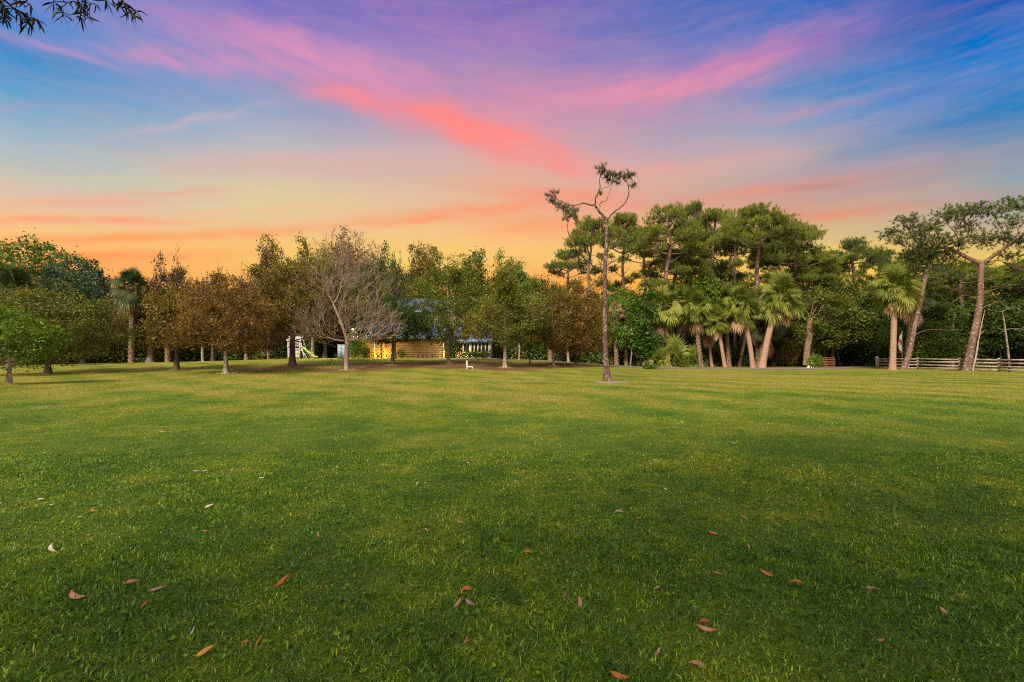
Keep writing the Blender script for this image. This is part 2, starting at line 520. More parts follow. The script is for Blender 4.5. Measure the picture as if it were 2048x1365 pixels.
def plain(name, c, c2=None, rough=0.7, scale=6.0, spec=0.3, metal=0.0, bstr=0.15):
    m, N, out = mat(name)
    tc = N.n('ShaderNodeTexCoord')
    n1 = N.noise(tc.outputs['Object'], scale, 5, 0.6)
    c2 = c2 or tuple(q * 0.75 for q in c)
    principled(N, out, N.mix(N.rng(n1, 0.35, 0.65), c + (1,), c2 + (1,)), rough, spec, n1, bstr, metal)
    return m


# lawn colour shared by the soil sheet and the blades: world-space patches
lg = bpy.data.node_groups.new('lawn_colour', 'ShaderNodeTree')
lg.interface.new_socket(name='colour', in_out='OUTPUT', socket_type='NodeSocketColor')
lg.interface.new_socket(name='dry', in_out='OUTPUT', socket_type='NodeSocketFloat')
L = NT(lg)
lo = L.n('NodeGroupOutput')
geo = L.n('ShaderNodeNewGeometry')
sp = L.n('ShaderNodeSeparateXYZ')
lg.links.new(geo.outputs['Position'], sp.inputs[0])
flat = L.comb(sp.outputs[0], sp.outputs[1], 0.0)
n_big = L.noise(flat, 0.085, 3, 0.55, 0.4)
n_mid = L.noise(flat, 0.45, 4, 0.6, 0.6)
n_sml = L.noise(flat, 2.6, 4, 0.6)
# mower passes: faint curved bands
bend = L.m('ADD', L.m('MULTIPLY', sp.outputs[0], 0.55), L.m('MULTIPLY', sp.outputs[1], 0.62))
band = L.m('SINE', L.m('ADD', L.m('MULTIPLY', bend, 1.9), L.m('MULTIPLY', n_big, 7.0)))
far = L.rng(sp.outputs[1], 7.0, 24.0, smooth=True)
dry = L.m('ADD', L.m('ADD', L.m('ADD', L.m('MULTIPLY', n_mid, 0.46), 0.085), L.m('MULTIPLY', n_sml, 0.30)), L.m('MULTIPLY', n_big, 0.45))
dry = L.m('ADD', dry, L.m('ADD', L.m('MULTIPLY', far, 0.155), L.m('MULTIPLY', L.m('SUBTRACT', L.noise(flat, 1.25, 5, 0.7, 0.8), 0.5), 0.34)))  # colour raised with distance to stand for light, besides real dry patches
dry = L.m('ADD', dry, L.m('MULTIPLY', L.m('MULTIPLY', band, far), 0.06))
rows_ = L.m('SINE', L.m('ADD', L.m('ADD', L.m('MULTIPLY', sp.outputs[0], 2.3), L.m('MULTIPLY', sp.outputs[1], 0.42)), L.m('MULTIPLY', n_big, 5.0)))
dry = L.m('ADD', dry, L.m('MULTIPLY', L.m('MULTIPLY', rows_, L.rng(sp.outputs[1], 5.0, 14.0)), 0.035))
dry_lit = L.rng(dry, 0.58, 0.92)
lc = L.ramp(dry_lit, [(0, (.058, .140, .006, 1)), (.3, (.105, .195, .008, 1)), (.62, (.215, .255, .016, 1)), (1, (.35, .30, .050, 1))])
lg.links.new(lc, lo.inputs['colour'])
lg.links.new(dry_lit, lo.inputs['dry'])

# soil / lawn sheet
m_ground, N, out = mat('lawn_ground')
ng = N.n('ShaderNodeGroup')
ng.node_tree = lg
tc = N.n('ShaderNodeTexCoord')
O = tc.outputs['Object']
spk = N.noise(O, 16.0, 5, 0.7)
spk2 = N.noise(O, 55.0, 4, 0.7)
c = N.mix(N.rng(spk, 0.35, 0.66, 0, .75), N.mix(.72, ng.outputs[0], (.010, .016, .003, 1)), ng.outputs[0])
c = N.mix(N.rng(spk2, 0.5, 0.72, 0, .55), c, (.26, .24, .07, 1))
lit = N.n('ShaderNodeAttribute', attribute_name='litter')
lfn = N.m('ADD', lit.outputs['Fac'], N.m('MULTIPLY', N.m('SUBTRACT', N.noise(O, 1.1, 5, 0.7), 0.5), 1.5))
lspk = N.noise(O, 26.0, 4, 0.75)
lcol = N.ramp(lspk, [(.3, (.035, .018, .010, 1)), (.5, (.12, .055, .028, 1)), (.62, (.20, .10, .06, 1)), (.75, (.36, .24, .17, 1))])
c = N.mix(N.m('MULTIPLY', N.rng(lfn, 0.35, 0.75), 0.9), c, lcol)
hb = N.m('ADD', spk, N.m('MULTIPLY', spk2, 0.6))
principled(N, out, c, 0.95, 0.1, hb, 0.9, bdist=0.05)

m_blade, N, out = mat('grass_blades')
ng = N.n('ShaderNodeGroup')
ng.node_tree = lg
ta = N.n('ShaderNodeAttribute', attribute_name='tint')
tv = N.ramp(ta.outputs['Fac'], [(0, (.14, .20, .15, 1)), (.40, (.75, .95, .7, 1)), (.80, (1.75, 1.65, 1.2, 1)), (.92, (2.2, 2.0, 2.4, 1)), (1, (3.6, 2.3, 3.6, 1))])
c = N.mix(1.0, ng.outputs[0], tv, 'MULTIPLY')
d = N.n('ShaderNodeBsdfDiffuse')
N.put(d.inputs[0], c)
tr = N.n('ShaderNodeBsdfTranslucent')
N.put(tr.inputs[0], c)
mx = N.n('ShaderNodeMixShader')
mx.inputs[0].default_value = 0.3
N.t.links.new(d.outputs[0], mx.inputs[1])
N.t.links.new(tr.outputs[0], mx.inputs[2])
gl = N.n('ShaderNodeBsdfGlossy')
gl.inputs['Roughness'].default_value = 0.4
m2 = N.n('ShaderNodeMixShader')
m2.inputs[0].default_value = 0.025
N.t.links.new(mx.outputs[0], m2.inputs[1])
N.t.links.new(gl.outputs[0], m2.inputs[2])
N.t.links.new(m2.outputs[0], out.inputs[0])


# ------------------------------------------------------------------ ground, driveway
def ell(x, y, cx, cy, rx, ry):
    return np.clip(1.25 - np.sqrt(((x - cx) / rx) ** 2 + ((y - cy) / ry) ** 2), 0, 1)


def litter(x, y):
    m = np.zeros_like(x)
    for px, py, rx, ry in ((693, 741, 4.5, 3.5), (785, 731, 6, 5), (897, 728, 7, 5), (1010, 737, 5, 3.5), (585, 733, 4, 4), (452, 748, 1.8, 1.6), (353, 742, 1.8, 1.6), (96, 748, 1.8, 1.5), (1107, 733, 5, 3), (935, 735, 5, 3), (1145, 731, 4, 3), (500, 742, 3, 2)):
        p = foot(px, py)
        m = np.maximum(m, ell(x, y, p.x, p.y, rx, ry))
    m = np.maximum(m, np.clip((y - 60.5) / 2.0, 0, 1) * np.clip((x - 9) / 3, 0, 1) * np.clip((36 - x) / 2, 0, 1))
    m = np.maximum(m, ell(x, y, 45.0, 49.0, 3.0, 2.0))
    m = np.maximum(m, np.clip((y - 67) / 3.0, 0, 1) * 0.9)
    return m


xs = np.concatenate([np.linspace(-900, -90, 16)[:-1], np.linspace(-90, 90, 241), np.linspace(90, 900, 16)[1:]])
ys = np.concatenate([np.linspace(-300, -10, 8)[:-1], np.linspace(-10, 20, 31)[:-1], np.linspace(20, 80, 121), np.linspace(80, 1500, 20)[1:]])
X, Y = np.meshgrid(xs, ys)
Z = gz(X, Y)
b = MB()
nx, ny = len(xs), len(ys)
i = (np.arange(ny - 1)[:, None] * nx + np.arange(nx - 1)[None]).ravel()
b.add(np.stack([X, Y, Z], -1).reshape(-1, 3), np.stack([i, i + 1, i + nx + 1, i + nx], 1))
ground = b.obj('ground', m_ground, smooth=True)
tag(ground, kind='structure')
la = ground.data.attributes.new('litter', 'FLOAT', 'POINT')
la.data.foreach_set('value', litter(X, Y).astype(np.float32).ravel())

m_drive, N, out = mat('driveway_gravel')
tc = N.n('ShaderNodeTexCoord')
n1 = N.noise(tc.outputs['Object'], 0.6, 5, 0.6)
n2 = N.noise(tc.outputs['Object'], 30, 4, 0.7)
c = N.mix(N.rng(n1, .35, .65), (.13, .115, .105, 1), (.17, .15, .14, 1))
c = N.mix(N.rng(n2, .5, .7, 0, .5), c, (.24, .21, .19, 1))
principled(N, out, c, 0.9, 0.2, n2, 0.4)
cl = [(900, 64.5), (960, 62.0), (1050, 61.0), (1130, 58.5), (1200, 57.0), (1300, 55.8), (1400, 55.2), (1500, 55.2), (1600, 56.3), (1690, 59.5), (1735, 65.0), (1745, 75.0), (1750, 90)]
pts = [Vector(((p - 1024) / F * y, y, 0)) for p, y in cl]
dense = []
for a, bb in zip(pts[:-1], pts[1:]):
    for k in range(12):
        dense.append(a.lerp(bb, k / 12))
P = np.array([tuple(p) for p in dense])
for _ in range(14):
    P[1:-1] = (P[:-2] + P[1:-1] * 2 + P[2:]) / 4
T = np.gradient(P, axis=0)
T /= np.linalg.norm(T, axis=1, keepdims=True)
Nn = np.stack([-T[:, 1], T[:, 0], T[:, 2] * 0], 1)
cr = np.linspace(-1, 1, 9)
V = P[:, None] + Nn[:, None] * cr[None, :, None] * 2.0
V[..., 0] += 0.06 * np.sin(V[..., 1] * 5) * np.abs(cr)
V[..., 2] = gz(V[..., 0], V[..., 1]) + 0.022
i = (np.arange(len(P) - 1)[:, None] * 9 + np.arange(8)[None]).ravel()
b = MB()
b.add(V.reshape(-1, 3), np.stack([i, i + 1, i + 10, i + 9], 1))
tag(b.obj('driveway', m_drive, smooth=True), kind='structure')

# sand collar round the lone pine
pine_foot = foot(1215, 765)
m_sand = plain('pale_sand', (.25, .215, .195), (.13, .095, .065), 0.95, 7.0)
b = MB()
na, nr = 40, 8
v = [(pine_foot.x, pine_foot.y, pine_foot.z + 0.06)]
for r in range(1, nr + 1):
    for a in range(na):
        t = a * 2 * math.pi / na
        rr = r / nr * (0.78 + 0.16 * math.sin(3 * t + 1) + 0.08 * math.sin(7 * t) + 0.35 * max(0, math.cos(t)))
        z = 0.06 * (1 - (r / nr) ** 2) + (0.006 if r < nr else -0.01)
        x, y = pine_foot.x + rr * math.cos(t), pine_foot.y + rr * 0.9 * math.sin(t)
        v.append((x, y, float(gz(x, y)) + z))
f3 = np.array([(0, 1 + a, 1 + (a + 1) % na) for a in range(na)])
f4 = np.array([(1 + r * na + a, 1 + (r + 1) * na + a, 1 + (r + 1) * na + (a + 1) % na, 1 + r * na + (a + 1) % na) for r in range(nr - 1) for a in range(na)])
b.add(v, f3)
b.Fc.append(f4)
tag(b.obj('sand_patch', m_sand, smooth=True), kind='structure')


# ------------------------------------------------------------------ grass blades
def blades(y0, y1, dens, h, w, seg):
    yy = []
    xx = []
    wtop = 1.08 * y1 + 2.0
    n = int((y1 - y0) * 2 * wtop * dens)
    y = rng.uniform(y0, y1, n)
    x = rng.uniform(-wtop, wtop, n)
    # patchy density
    k = (np.sin(x * 3.1 + 1.3 * np.sin(y * 2.3)) * np.sin(y * 2.7 + 1.7 * np.sin(x * 1.9)) + 1) / 2
    ok = (np.abs(x) < 1.08 * y + 2.0) & (rng.random(n) < 0.55 + 0.45 * k)
    d = np.hypot(x - pine_foot.x, y - pine_foot.y)
    ok &= (d > 0.85) | (rng.random(n) < .1)
    x, y = x[ok], y[ok]
    n = len(x)
    hh = h * rng.uniform(.45, 1.25, n) * (0.75 + 0.5 * (np.sin(x * 1.3 + y) * np.sin(y * 1.1 - x * .6) + 1) / 2)
    ww = w * rng.uniform(.6, 1.5, n)
    a = rng.uniform(0, 2 * np.pi, n)
    la_ = a + rng.normal(0, .7, n) + np.pi / 2
    ln = np.clip(rng.normal(.85, .42, n), 0.05, 1.5)
    dx, dy = np.cos(a) * ww / 2, np.sin(a) * ww / 2
    lx, ly = np.cos(la_) * hh * np.sin(ln), np.sin(la_) * hh * np.sin(ln)
    hz = hh * np.cos(ln)
    z = gz(x, y) - 0.003
    cl_ = np.sin(x * 7.1 + 2 * np.sin(y * 5.3)) * np.sin(y * 8.3 + 2 * np.sin(x * 6.1)) + .6 * np.sin(x * 19 + y * 3) * np.sin(y * 17 - x * 5)
    t = np.clip(rng.beta(1.8, 1.8, n) * .8 + .12 * cl_, 0, .9)
    dead = rng.random(n) < .05 + .10 * (np.sin(x * 2.3 + 2 * np.sin(y * 1.7)) * np.sin(y * 2.9 + x) > .45)
    t[dead] = rng.uniform(.9, 1, dead.sum())
    if seg == 1:
        v = np.stack([np.stack([x - dx, y - dy, z], 1), np.stack([x + dx, y + dy, z], 1), np.stack([x + lx, y + ly, z + hz], 1)], 1)
        f = np.arange(n * 3).reshape(-1, 3)
        return v.reshape(-1, 3), [f], np.repeat(t, 3)
    mx_, my_, mz_ = x + lx * .38, y + ly * .38, z + hz * .62
    dr = rng.uniform(.2, .9, n) * hz
    v = np.stack([np.stack([x - dx, y - dy, z], 1), np.stack([x + dx, y + dy, z], 1),
                  np.stack([mx_ + dx * .85, my_ + dy * .85, mz_], 1), np.stack([mx_ - dx * .85, my_ - dy * .85, mz_], 1),
                  np.stack([x + lx * 1.25, y + ly * 1.25, z + hz * 1.15 - dr * .5], 1)], 1)
    k = np.arange(n)[:, None] * 5
    return v.reshape(-1, 3), [k + np.array([[0, 1, 2, 3]]), k + np.array([[3, 2, 4]])], np.repeat(t, 5)


b = MB()
for args in ((1.7, 4.2, 6500, .042, .0058, 2), (4.2, 8, 3200, .036, .0072, 2), (8, 15, 1000, .032, .0095, 1), (15, 26, 330, .03, .016, 1), (26, 42, 80, .028, .03, 1)):
    v, fs, t = blades(*args)
    n0 = b.n
    b.add(v, fs[0], t)
    for f in fs[1:]:
        b.Fc.append(f + n0)
# longer unmown grass round the foot of each tree
for (px, py) in ((20, 770), (96, 749), (353, 741), (452, 748), (585, 734), (693, 741), (785, 731), (897, 728), (1010, 736), (1107, 733), (1152, 731), (1785, 741), (1806, 741), (1934, 743), (1945, 741), (2020, 744), (1215, 765)):
    p = foot(px, py)
    n = 260 if px != 1215 else 90
    a = rng.uniform(0, 6.28, n)
    q = .22 + np.abs(rng.normal(0, .28, n))
    x, y = p.x + q * np.cos(a), p.y + q * np.sin(a)
    z = gz(x, y) - .01
    h = rng.uniform(.05, .16, n)
    w_ = .010
    v = np.stack([np.stack([x - w_, y, z], 1), np.stack([x + w_, y, z], 1), np.stack([x + rng.normal(0, .04, n), y + rng.normal(0, .04, n), z + h], 1)], 1)
    b.add(v.reshape(-1, 3), np.arange(n * 3).reshape(-1, 3), np.repeat(np.clip(rng.beta(2, 2, n), 0, .95), 3))
# broad weed leaves, low rosettes
nw = 1300
wy = 1.8 + 12 * rng.random(nw) ** 1.4
wx = rng.uniform(-1.05, 1.05, nw) * wy
for k in range(nw):
    m_ = rng.integers(3, 7)
    a = rng.uniform(0, 6.28, m_)
    l = rng.uniform(.012, .03, m_)
    z0 = float(gz(wx[k], wy[k])) + .008
    c0 = np.array([wx[k], wy[k], z0])
    dr = np.stack([np.cos(a), np.sin(a), rng.uniform(.25, .8, m_)], 1)
    sd = np.stack([-np.sin(a), np.cos(a), a * 0], 1)
    v = np.stack([c0 + dr * 0, c0 + dr * l[:, None] * .6 + sd * l[:, None] * .35, c0 + dr * l[:, None] * [1, 1, .8], c0 + dr * l[:, None] * .6 - sd * l[:, None] * .35], 1)
    b.add(v.reshape(-1, 3), np.arange(m_ * 4).reshape(-1, 4), rng.uniform(.35, .75))
tag(b.obj('grass', m_blade), kind='stuff')


# ------------------------------------------------------------------ tree growing
def unit(v):
    return v / np.maximum(np.linalg.norm(v, axis=-1, keepdims=True), 1e-9)


def leafquads(C, size, up=0.4, aspect=0.6, r=rng):
    n = len(C)
    nrm = unit(r.normal(size=(n, 3)) + [0, 0, up])
    t = unit(np.cross(nrm, r.normal(size=(n, 3))))
    s = np.cross(nrm, t)
    l = (size * r.uniform(.6, 1.4, n))[:, None] / 2
    v = np.stack([C - t * l, C + s * l * aspect, C + t * l, C - s * l * aspect], 1)
    return v.reshape(-1, 3), np.arange(n * 4).reshape(-1, 4)


def skeleton(targets, trunk, r, w=0.28, up=0.5):
    """connect each target to the nearest point of the growing tree with a bowed limb"""
    pos = [np.array(p, float) for p in trunk]
    par = [-1] + list(range(len(trunk) - 1))
    pl = [0.0]
    for k in range(1, len(trunk)):
        pl.append(pl[-1] + np.linalg.norm(pos[k] - pos[k - 1]) * .35)
    cap = len(trunk) + len(targets) * 5 + 10
    A = np.zeros((cap, 3))
    A[:len(pos)] = pos
    Lp = np.zeros(cap)
    Lp[:len(pos)] = pl
    n = len(pos)
    tips = []
    low = trunk[max(1, len(trunk) // 4)][2]
    order = np.argsort(np.linalg.norm(targets - np.array(trunk[len(trunk) // 2]), axis=1))
    for j in order:
        t = targets[j]
        d = np.linalg.norm(A[:n] - t, axis=1)
        cost = d + w * Lp[:n] + 2.0 * np.maximum(0, A[:n, 2] - t[2] + 0.15) + 50 * (A[:n, 2] < low)
        k = int(np.argmin(cost))
        p0 = A[k].copy()
        L_ = np.linalg.norm(t - p0)
        ns = 2 if L_ < 0.8 else (3 if L_ < 2 else 4)
        ctrl = (p0 + t) / 2 + np.array([0, 0, -up * 0.12 * L_]) + r.normal(size=3) * L_ * .07
        prev = k
        for q in range(1, ns + 1):
            s = q / ns
            p = (1 - s) ** 2 * p0 + 2 * s * (1 - s) * ctrl + s * s * t
            A[n] = p
            par.append(prev)
            Lp[n] = Lp[prev] + L_ / ns
            prev = n
            n += 1
        tips.append(prev)
    return A[:n], np.array(par), np.array(tips)


def wood(mb, A, par, ntrunk, r_tip, r_base, power=.5, flare=1.9, minside=4):
    n = len(A)
    cnt = np.zeros(n)
    haschild = np.zeros(n, bool)
    haschild[par[1:]] = True
    cnt[~haschild] = 1
    for k in range(n - 1, 0, -1):
        cnt[par[k]] += cnt[k]
    rad = r_tip * cnt ** power
    s = r_base / max(rad[0], 1e-6)
    rad = r_tip + (rad - r_tip) * (r_base - r_tip) / max(rad[0] - r_tip, 1e-6)
    # trunk as one welded tube
    tp = A[:ntrunk]
    tr = rad[:ntrunk].copy()
    h = tp[:, 2] - tp[0, 2]
    tr *= 1 + (flare - 1) * np.exp(-h / (2.2 * r_base))
    mb.path(tp, tr, 12, cap=True)
    k = np.arange(ntrunk, n)
    big = k[rad[k] > r_base * .25]
    sml = k[rad[k] <= r_base * .25]
    for grp, sd in ((big, 7), (sml, minside)):
        if len(grp):
            r0 = np.minimum(rad[par[grp]], rad[grp] * 1.35)
            mb.tubes(A[par[grp]], A[grp], r0, rad[grp] * .96, sd)
    return rad


def trunkline(h, sway, step, r, lean=(0, 0)):
    n = max(4, int(h / step))
    z = np.linspace(0, h, n)
    px, py = r.uniform(0, 6.28, 2)
    return [np.array([lean[0] * q / h + sway * math.sin(q * .9 + px) * q / h - sway * math.sin(px) * 0, lean[1] * q / h + sway * math.sin(q * .8 + py) * q / h, q]) for q in z]


def broadleaf(seed, H, Rx, cb, M=260, per=55, leaf=.17, spread=.36, r_base=.18, spiky=0.0, trunk_top=.72, sparse_top=0.0, wide_low=0.5, r_tip=.010):
    """returns (trunk mesh builder, crown mesh builder)"""
    r = np.random.default_rng(seed)
    T = trunkline(H * trunk_top, .12, .45, r)
    c = []
    ph = r.uniform(0, 6.28, 6)
    while len(c) < M:
        p = r.uniform(-1, 1, 3)
        a = math.atan2(p[1], p[0])
        zz = (p[2] + 1) / 2
        prof = math.sin(math.pi * min(1, max(0, zz ** (0.55 + .4 * (1 - wide_low))))) ** .6
        bump = .96 + .26 * math.sin(2 * a + ph[0] + 4 * zz) + .20 * math.sin(4 * a + ph[1] - 8 * zz)
        rr = math.hypot(p[0], p[1])
        if rr > prof * bump or rr < prof * .15:
            continue
        if r.random() < (1 - rr / max(prof, .1)) * .5:
            continue
        top = 1.0
        c.append((p[0] * Rx, p[1] * Rx, cb + zz * (H - cb) * (1 - spiky * .25)))
    C = np.array(c)
    if spiky:
        k = r.integers(7, 12)
        a = r.uniform(0, 6.28, k)
        q = r.uniform(0, .62, k) * Rx
        ht = r.uniform(.62, 1.0, k)
        ex = []
        for j in range(k):
            for z in np.linspace(.72, ht[j], int(5 + 9 * ht[j])):
                ex.append((q[j] * math.cos(a[j]) * (1 + .25 * z) + r.normal() * .27, q[j] * math.sin(a[j]) * (1 + .25 * z) + r.normal() * .27, H * z))
        C = np.concatenate([C, np.array(ex)])
    A, par, tips = skeleton(C, T, r)
    wb = MB()
    wood(wb, A, par, len(T), r_tip, r_base)
    cb_ = MB()
    tp = A[tips]
    dens = np.full(len(tp), float(per))
    zz = (tp[:, 2] - cb) / (H - cb)
    dens *= 1 - sparse_top * np.clip((zz - .45) / .5, 0, 1)
    dens *= r.uniform(.2, 1.8, len(tp))
    if spiky:
        dens[zz > .75] *= .6
    idx = np.repeat(np.arange(len(tp)), dens.astype(int))
    off = r.normal(size=(len(idx), 3)) * spread * (r.uniform(.45, 1.15, len(tp))[idx])[:, None] * np.array([1, 1, .75])
    if spiky:
        off *= np.where(zz[idx] > .72, .75, 1)[:, None] * np.array([1, 1, 1.1])
    LC = tp[idx] + off
    ok = LC[:, 2] > .6
    LC = LC[ok]
    clump = r.random(len(tp))[idx][ok]
    v, f = leafquads(LC, leaf, r=r)
    t = np.repeat(np.clip(.55 * r.random(len(LC)) + .45 * clump, 0, 1), 4)
    cb_.add(v, f, t)
    return wb, cb_


PROTO = {}


def proto_broadleaf(key, **kw):
    if key not in PROTO:
        w_, c_ = broadleaf(**kw)
        PROTO[key] = (w_.mesh('trunk', None, True), c_.mesh('crown', None))
        PROTO[key][0].materials.append(BK['grey'])
        PROTO[key][1].materials.append(LM['green'])
    return PROTO[key]


def own_mat(o, m):
    """give an object its own material while it keeps shared mesh data"""
    o.material_slots[0].link = 'OBJECT'
    o.material_slots[0].material = m


def place_tree(name, key, loc, H, Wd, label, cat, leafm, barkm='grey', group=None, rz=None, H0=8.0, R0=3.0):
    w_, c_ = PROTO[key]
    t = empty(name, loc, label, cat, group, random.uniform(0, 6.28) if rz is None else rz)
    t.scale = (Wd / (2 * R0), Wd / (2 * R0), H / H0)
    a = link('trunk', w_, t)
    own_mat(a, BK[barkm])
    c = link('crown', c_, t)
    own_mat(c, LM[leafm])
    return t


# prototypes, all 8 m tall and about 3 m in radius
for s in range(4):
    proto_broadleaf('round%d' % s, seed=10 + s, H=8, Rx=3.0, cb=1.6, M=300, per=62, leaf=.19, spread=.40)
for s in range(3):
    proto_broadleaf('spiky%d' % s, seed=30 + s, H=8, Rx=2.9, cb=1.5, M=300, per=55, leaf=.17, spread=.36, spiky=1.0, wide_low=.8)
for s in range(2):
    proto_broadleaf('sparse%d' % s, seed=40 + s, H=8, Rx=2.6, cb=3.0, M=260, per=17, leaf=.16, spread=.25, spiky=1.0, sparse_top=.4, r_tip=.014)
proto_broadleaf('airy', seed=50, H=8, Rx=3.4, cb=3.6, M=240, per=26, leaf=.19, spread=.30, trunk_top=.6)
for s in range(3):
    proto_broadleaf('dense%d' % s, seed=60 + s, H=8, Rx=3.2, cb=.6, M=360, per=120, leaf=.18, spread=.5)


# ------------------------------------------------------------------ front row of broadleaved trees
def front_tree(name, px, py, top, wpx, key, leafm, label, cat='tree', barkm='grey', dx=0, group='broadleaved trees along the mound'):
    p = foot(px, py)
    s = F / p.y
    return place_tree(name, key, p, (py - top) / s, wpx / s, label, cat, leafm, barkm, group)


def unique_tree(name, px, py, top, wpx, seed, leafm, barkm, label, rb=None, group='broadleaved trees along the mound', cbpx=None, **kw):
    """a tree grown just for this spot"""
    p = foot(px, py)
    s = F / p.y
    H = (py - top) / s
    cb = (py - cbpx) / s if cbpx else H * .25
    w_, c_ = broadleaf(seed, H, wpx / s / 2, cb, r_base=rb or .16, **kw)
    t = empty(name, p, label, 'tree', group)
    w_.obj('trunk', BK[barkm], t, True)
    c_.obj('crown', LM[leafm], t)
    return t


unique_tree('oak_sapling', 18, 770, 612, 135, 101, 'bright', 'pale', 'small bright green tree with a thin pale forked trunk, nearest tree at the left edge', rb=.09, cbpx=735, M=230, per=60, leaf=.12, spread=.24, r_tip=.006)
unique_tree('oak_tree', 96, 749, 566, 250, 102, 'olive', 'dark', 'wide olive and tan bushy tree with a short dark trunk, between two left palms', rb=.17, cbpx=728, M=380, per=75, leaf=.16, spread=.38)
unique_tree('maple_tree', 353, 741, 560, 120, 103, 'rust', 'dark', 'narrow brown green tree with a dark flared trunk, left of the russet tree', rb=.17, cbpx=700, M=260, per=60, leaf=.16, spread=.34, spiky=1)
unique_tree('maple_tree', 452, 748, 552, 215, 104, 'brown', 'grey', 'round russet orange tree with low crown and ringed grey trunk', rb=.15, cbpx=705, M=420, per=70, leaf=.15, spread=.34)
unique_tree('maple_tree', 585, 734, 478, 190, 105, 'rust', 'dark', 'tall brown and olive tree with a black trunk in front of the play tower', rb=.24, cbpx=675, M=420, per=70, leaf=.17, spread=.38, spiky=1)
unique_tree('maple_tree', 785, 731, 592, 150, 106, 'dark', 'dark', 'small dark green tree in front of the amber lit wall', rb=.15, cbpx=688, M=280, per=75, leaf=.15, spread=.3)
unique_tree('maple_tree', 897, 728, 486, 175, 107, 'mixed', 'grey', 'tall tree with green leaves below and brown tips, right of the log stools', rb=.17, cbpx=685, M=360, per=60, leaf=.17, spread=.36, spiky=1)
unique_tree('maple_tree', 1010, 736, 520, 165, 108, 'olive', 'pale', 'olive tree with grey twigs showing, right of the white pipe', rb=.15, cbpx=690, M=360, per=62, leaf=.16, spread=.34, spiky=1)
unique_tree('young_tree', 1060, 733, 600, 80, 109, 'bright', 'dark', 'fresh green low tree leaning between the olive tree and the thin trunk', rb=.07, cbpx=700, M=150, per=60, leaf=.15, spread=.32)
unique_tree('young_tree', 1107, 733, 572, 95, 110, 'rust', 'grey', 'slender brown tinged tree with a straight thin grey trunk', rb=.09, cbpx=700, M=240, per=60, leaf=.14, spread=.3)
unique_tree('maple_tree', 1152, 731, 560, 150, 111, 'brown', 'dark', 'tan brown round tree just left of the lone pine', rb=.12, cbpx=712, M=360, per=66, leaf=.16, spread=.36)
unique_tree('green_tree', 1185, 727, 540, 150, 112, 'bright', 'dark', 'lime green tree rising behind the lone pine trunk', rb=.14, cbpx=690, M=320, per=66, leaf=.18, spread=.38)


# bare tree
def bare_tree(px, py, top, seed):
    p = foot(px, py)
    s = F / p.y
    H = (py - top) / s
    r = np.random.default_rng(seed)
    T = trunkline(H * .20, .05, .3, r)
    C = []
    # fans of upward limbs, with low arching sprays both sides
    for k in range(1050):
        u = r.random()
        if u < .55:
            a = r.uniform(0, 6.28)
            el = r.uniform(R(30), R(88))
            q = r.uniform(.35, 1) ** .7
            rad_ = H * .62 * q * (.75 + .25 * math.sin(el))
            C.append((math.cos(a) * math.cos(el) * rad_ * .95, math.sin(a) * math.cos(el) * rad_ * .8, H * .27 + math.sin(el) * rad_ * 1.1))
        else:
            a = r.uniform(0, 6.28)
            q = r.uniform(.25, 1) ** .6
            rad_ = H * .44 * q
            z = H * (.24 + .22 * r.random()) - .05 * H * q * r.random()
            C.append((math.cos(a) * rad_ * 1.1, math.sin(a) * rad_ * .8, z))
    C = np.array(C) * [.80, .80, 1]
    A, par, tips = skeleton(C, T, r, w=.62, up=.8)
    wb = MB()
    wood(wb, A, par, len(T), .0090, .19, power=.62, flare=1.25, minside=3)
    # fine twigs at every tip
    tp = A[tips]
    dr = unit(tp - A[par[par[tips]]])
    for q in range(4):
        d2 = unit(dr + r.normal(size=dr.shape) * .45 + [0, 0, .15])
        l = r.uniform(.25, .75, len(tp))[:, None]
        wb.tubes(tp, tp + d2 * l, np.full(len(tp), .0085), np.full(len(tp), .004), 3)
    t = empty('bare_tree', p, 'leafless tree with a wide fan of fine pale twigs before the yellow wall', 'tree', 'broadleaved trees along the mound')
    wb.obj('trunk', BK['twig'], t, True)
    # a few withered leaves near the top
    cb_ = MB()
    hi = tp[tp[:, 2] > H * .66]
    idx = r.integers(0, len(hi), 1500)
    v, f = leafquads(hi[idx] + r.normal(size=(1500, 3)) * .14, .13, r=r)
    cb_.add(v, f, np.repeat(r.random(1500), 4))
    lo_ = tp[tp[:, 2] < H * .62]
    idx = r.integers(0, len(lo_), 1500)
    v, f = leafquads(lo_[idx] + r.normal(size=(1500, 3)) * .25, .12, r=r)
    cb_.add(v, f, np.repeat(r.random(1500), 4))
    cb_.obj('crown', LM['brown'], t)
    # pale peeling bark collar on the lower trunk
    return t


bare_tree(693, 741, 446, 5)

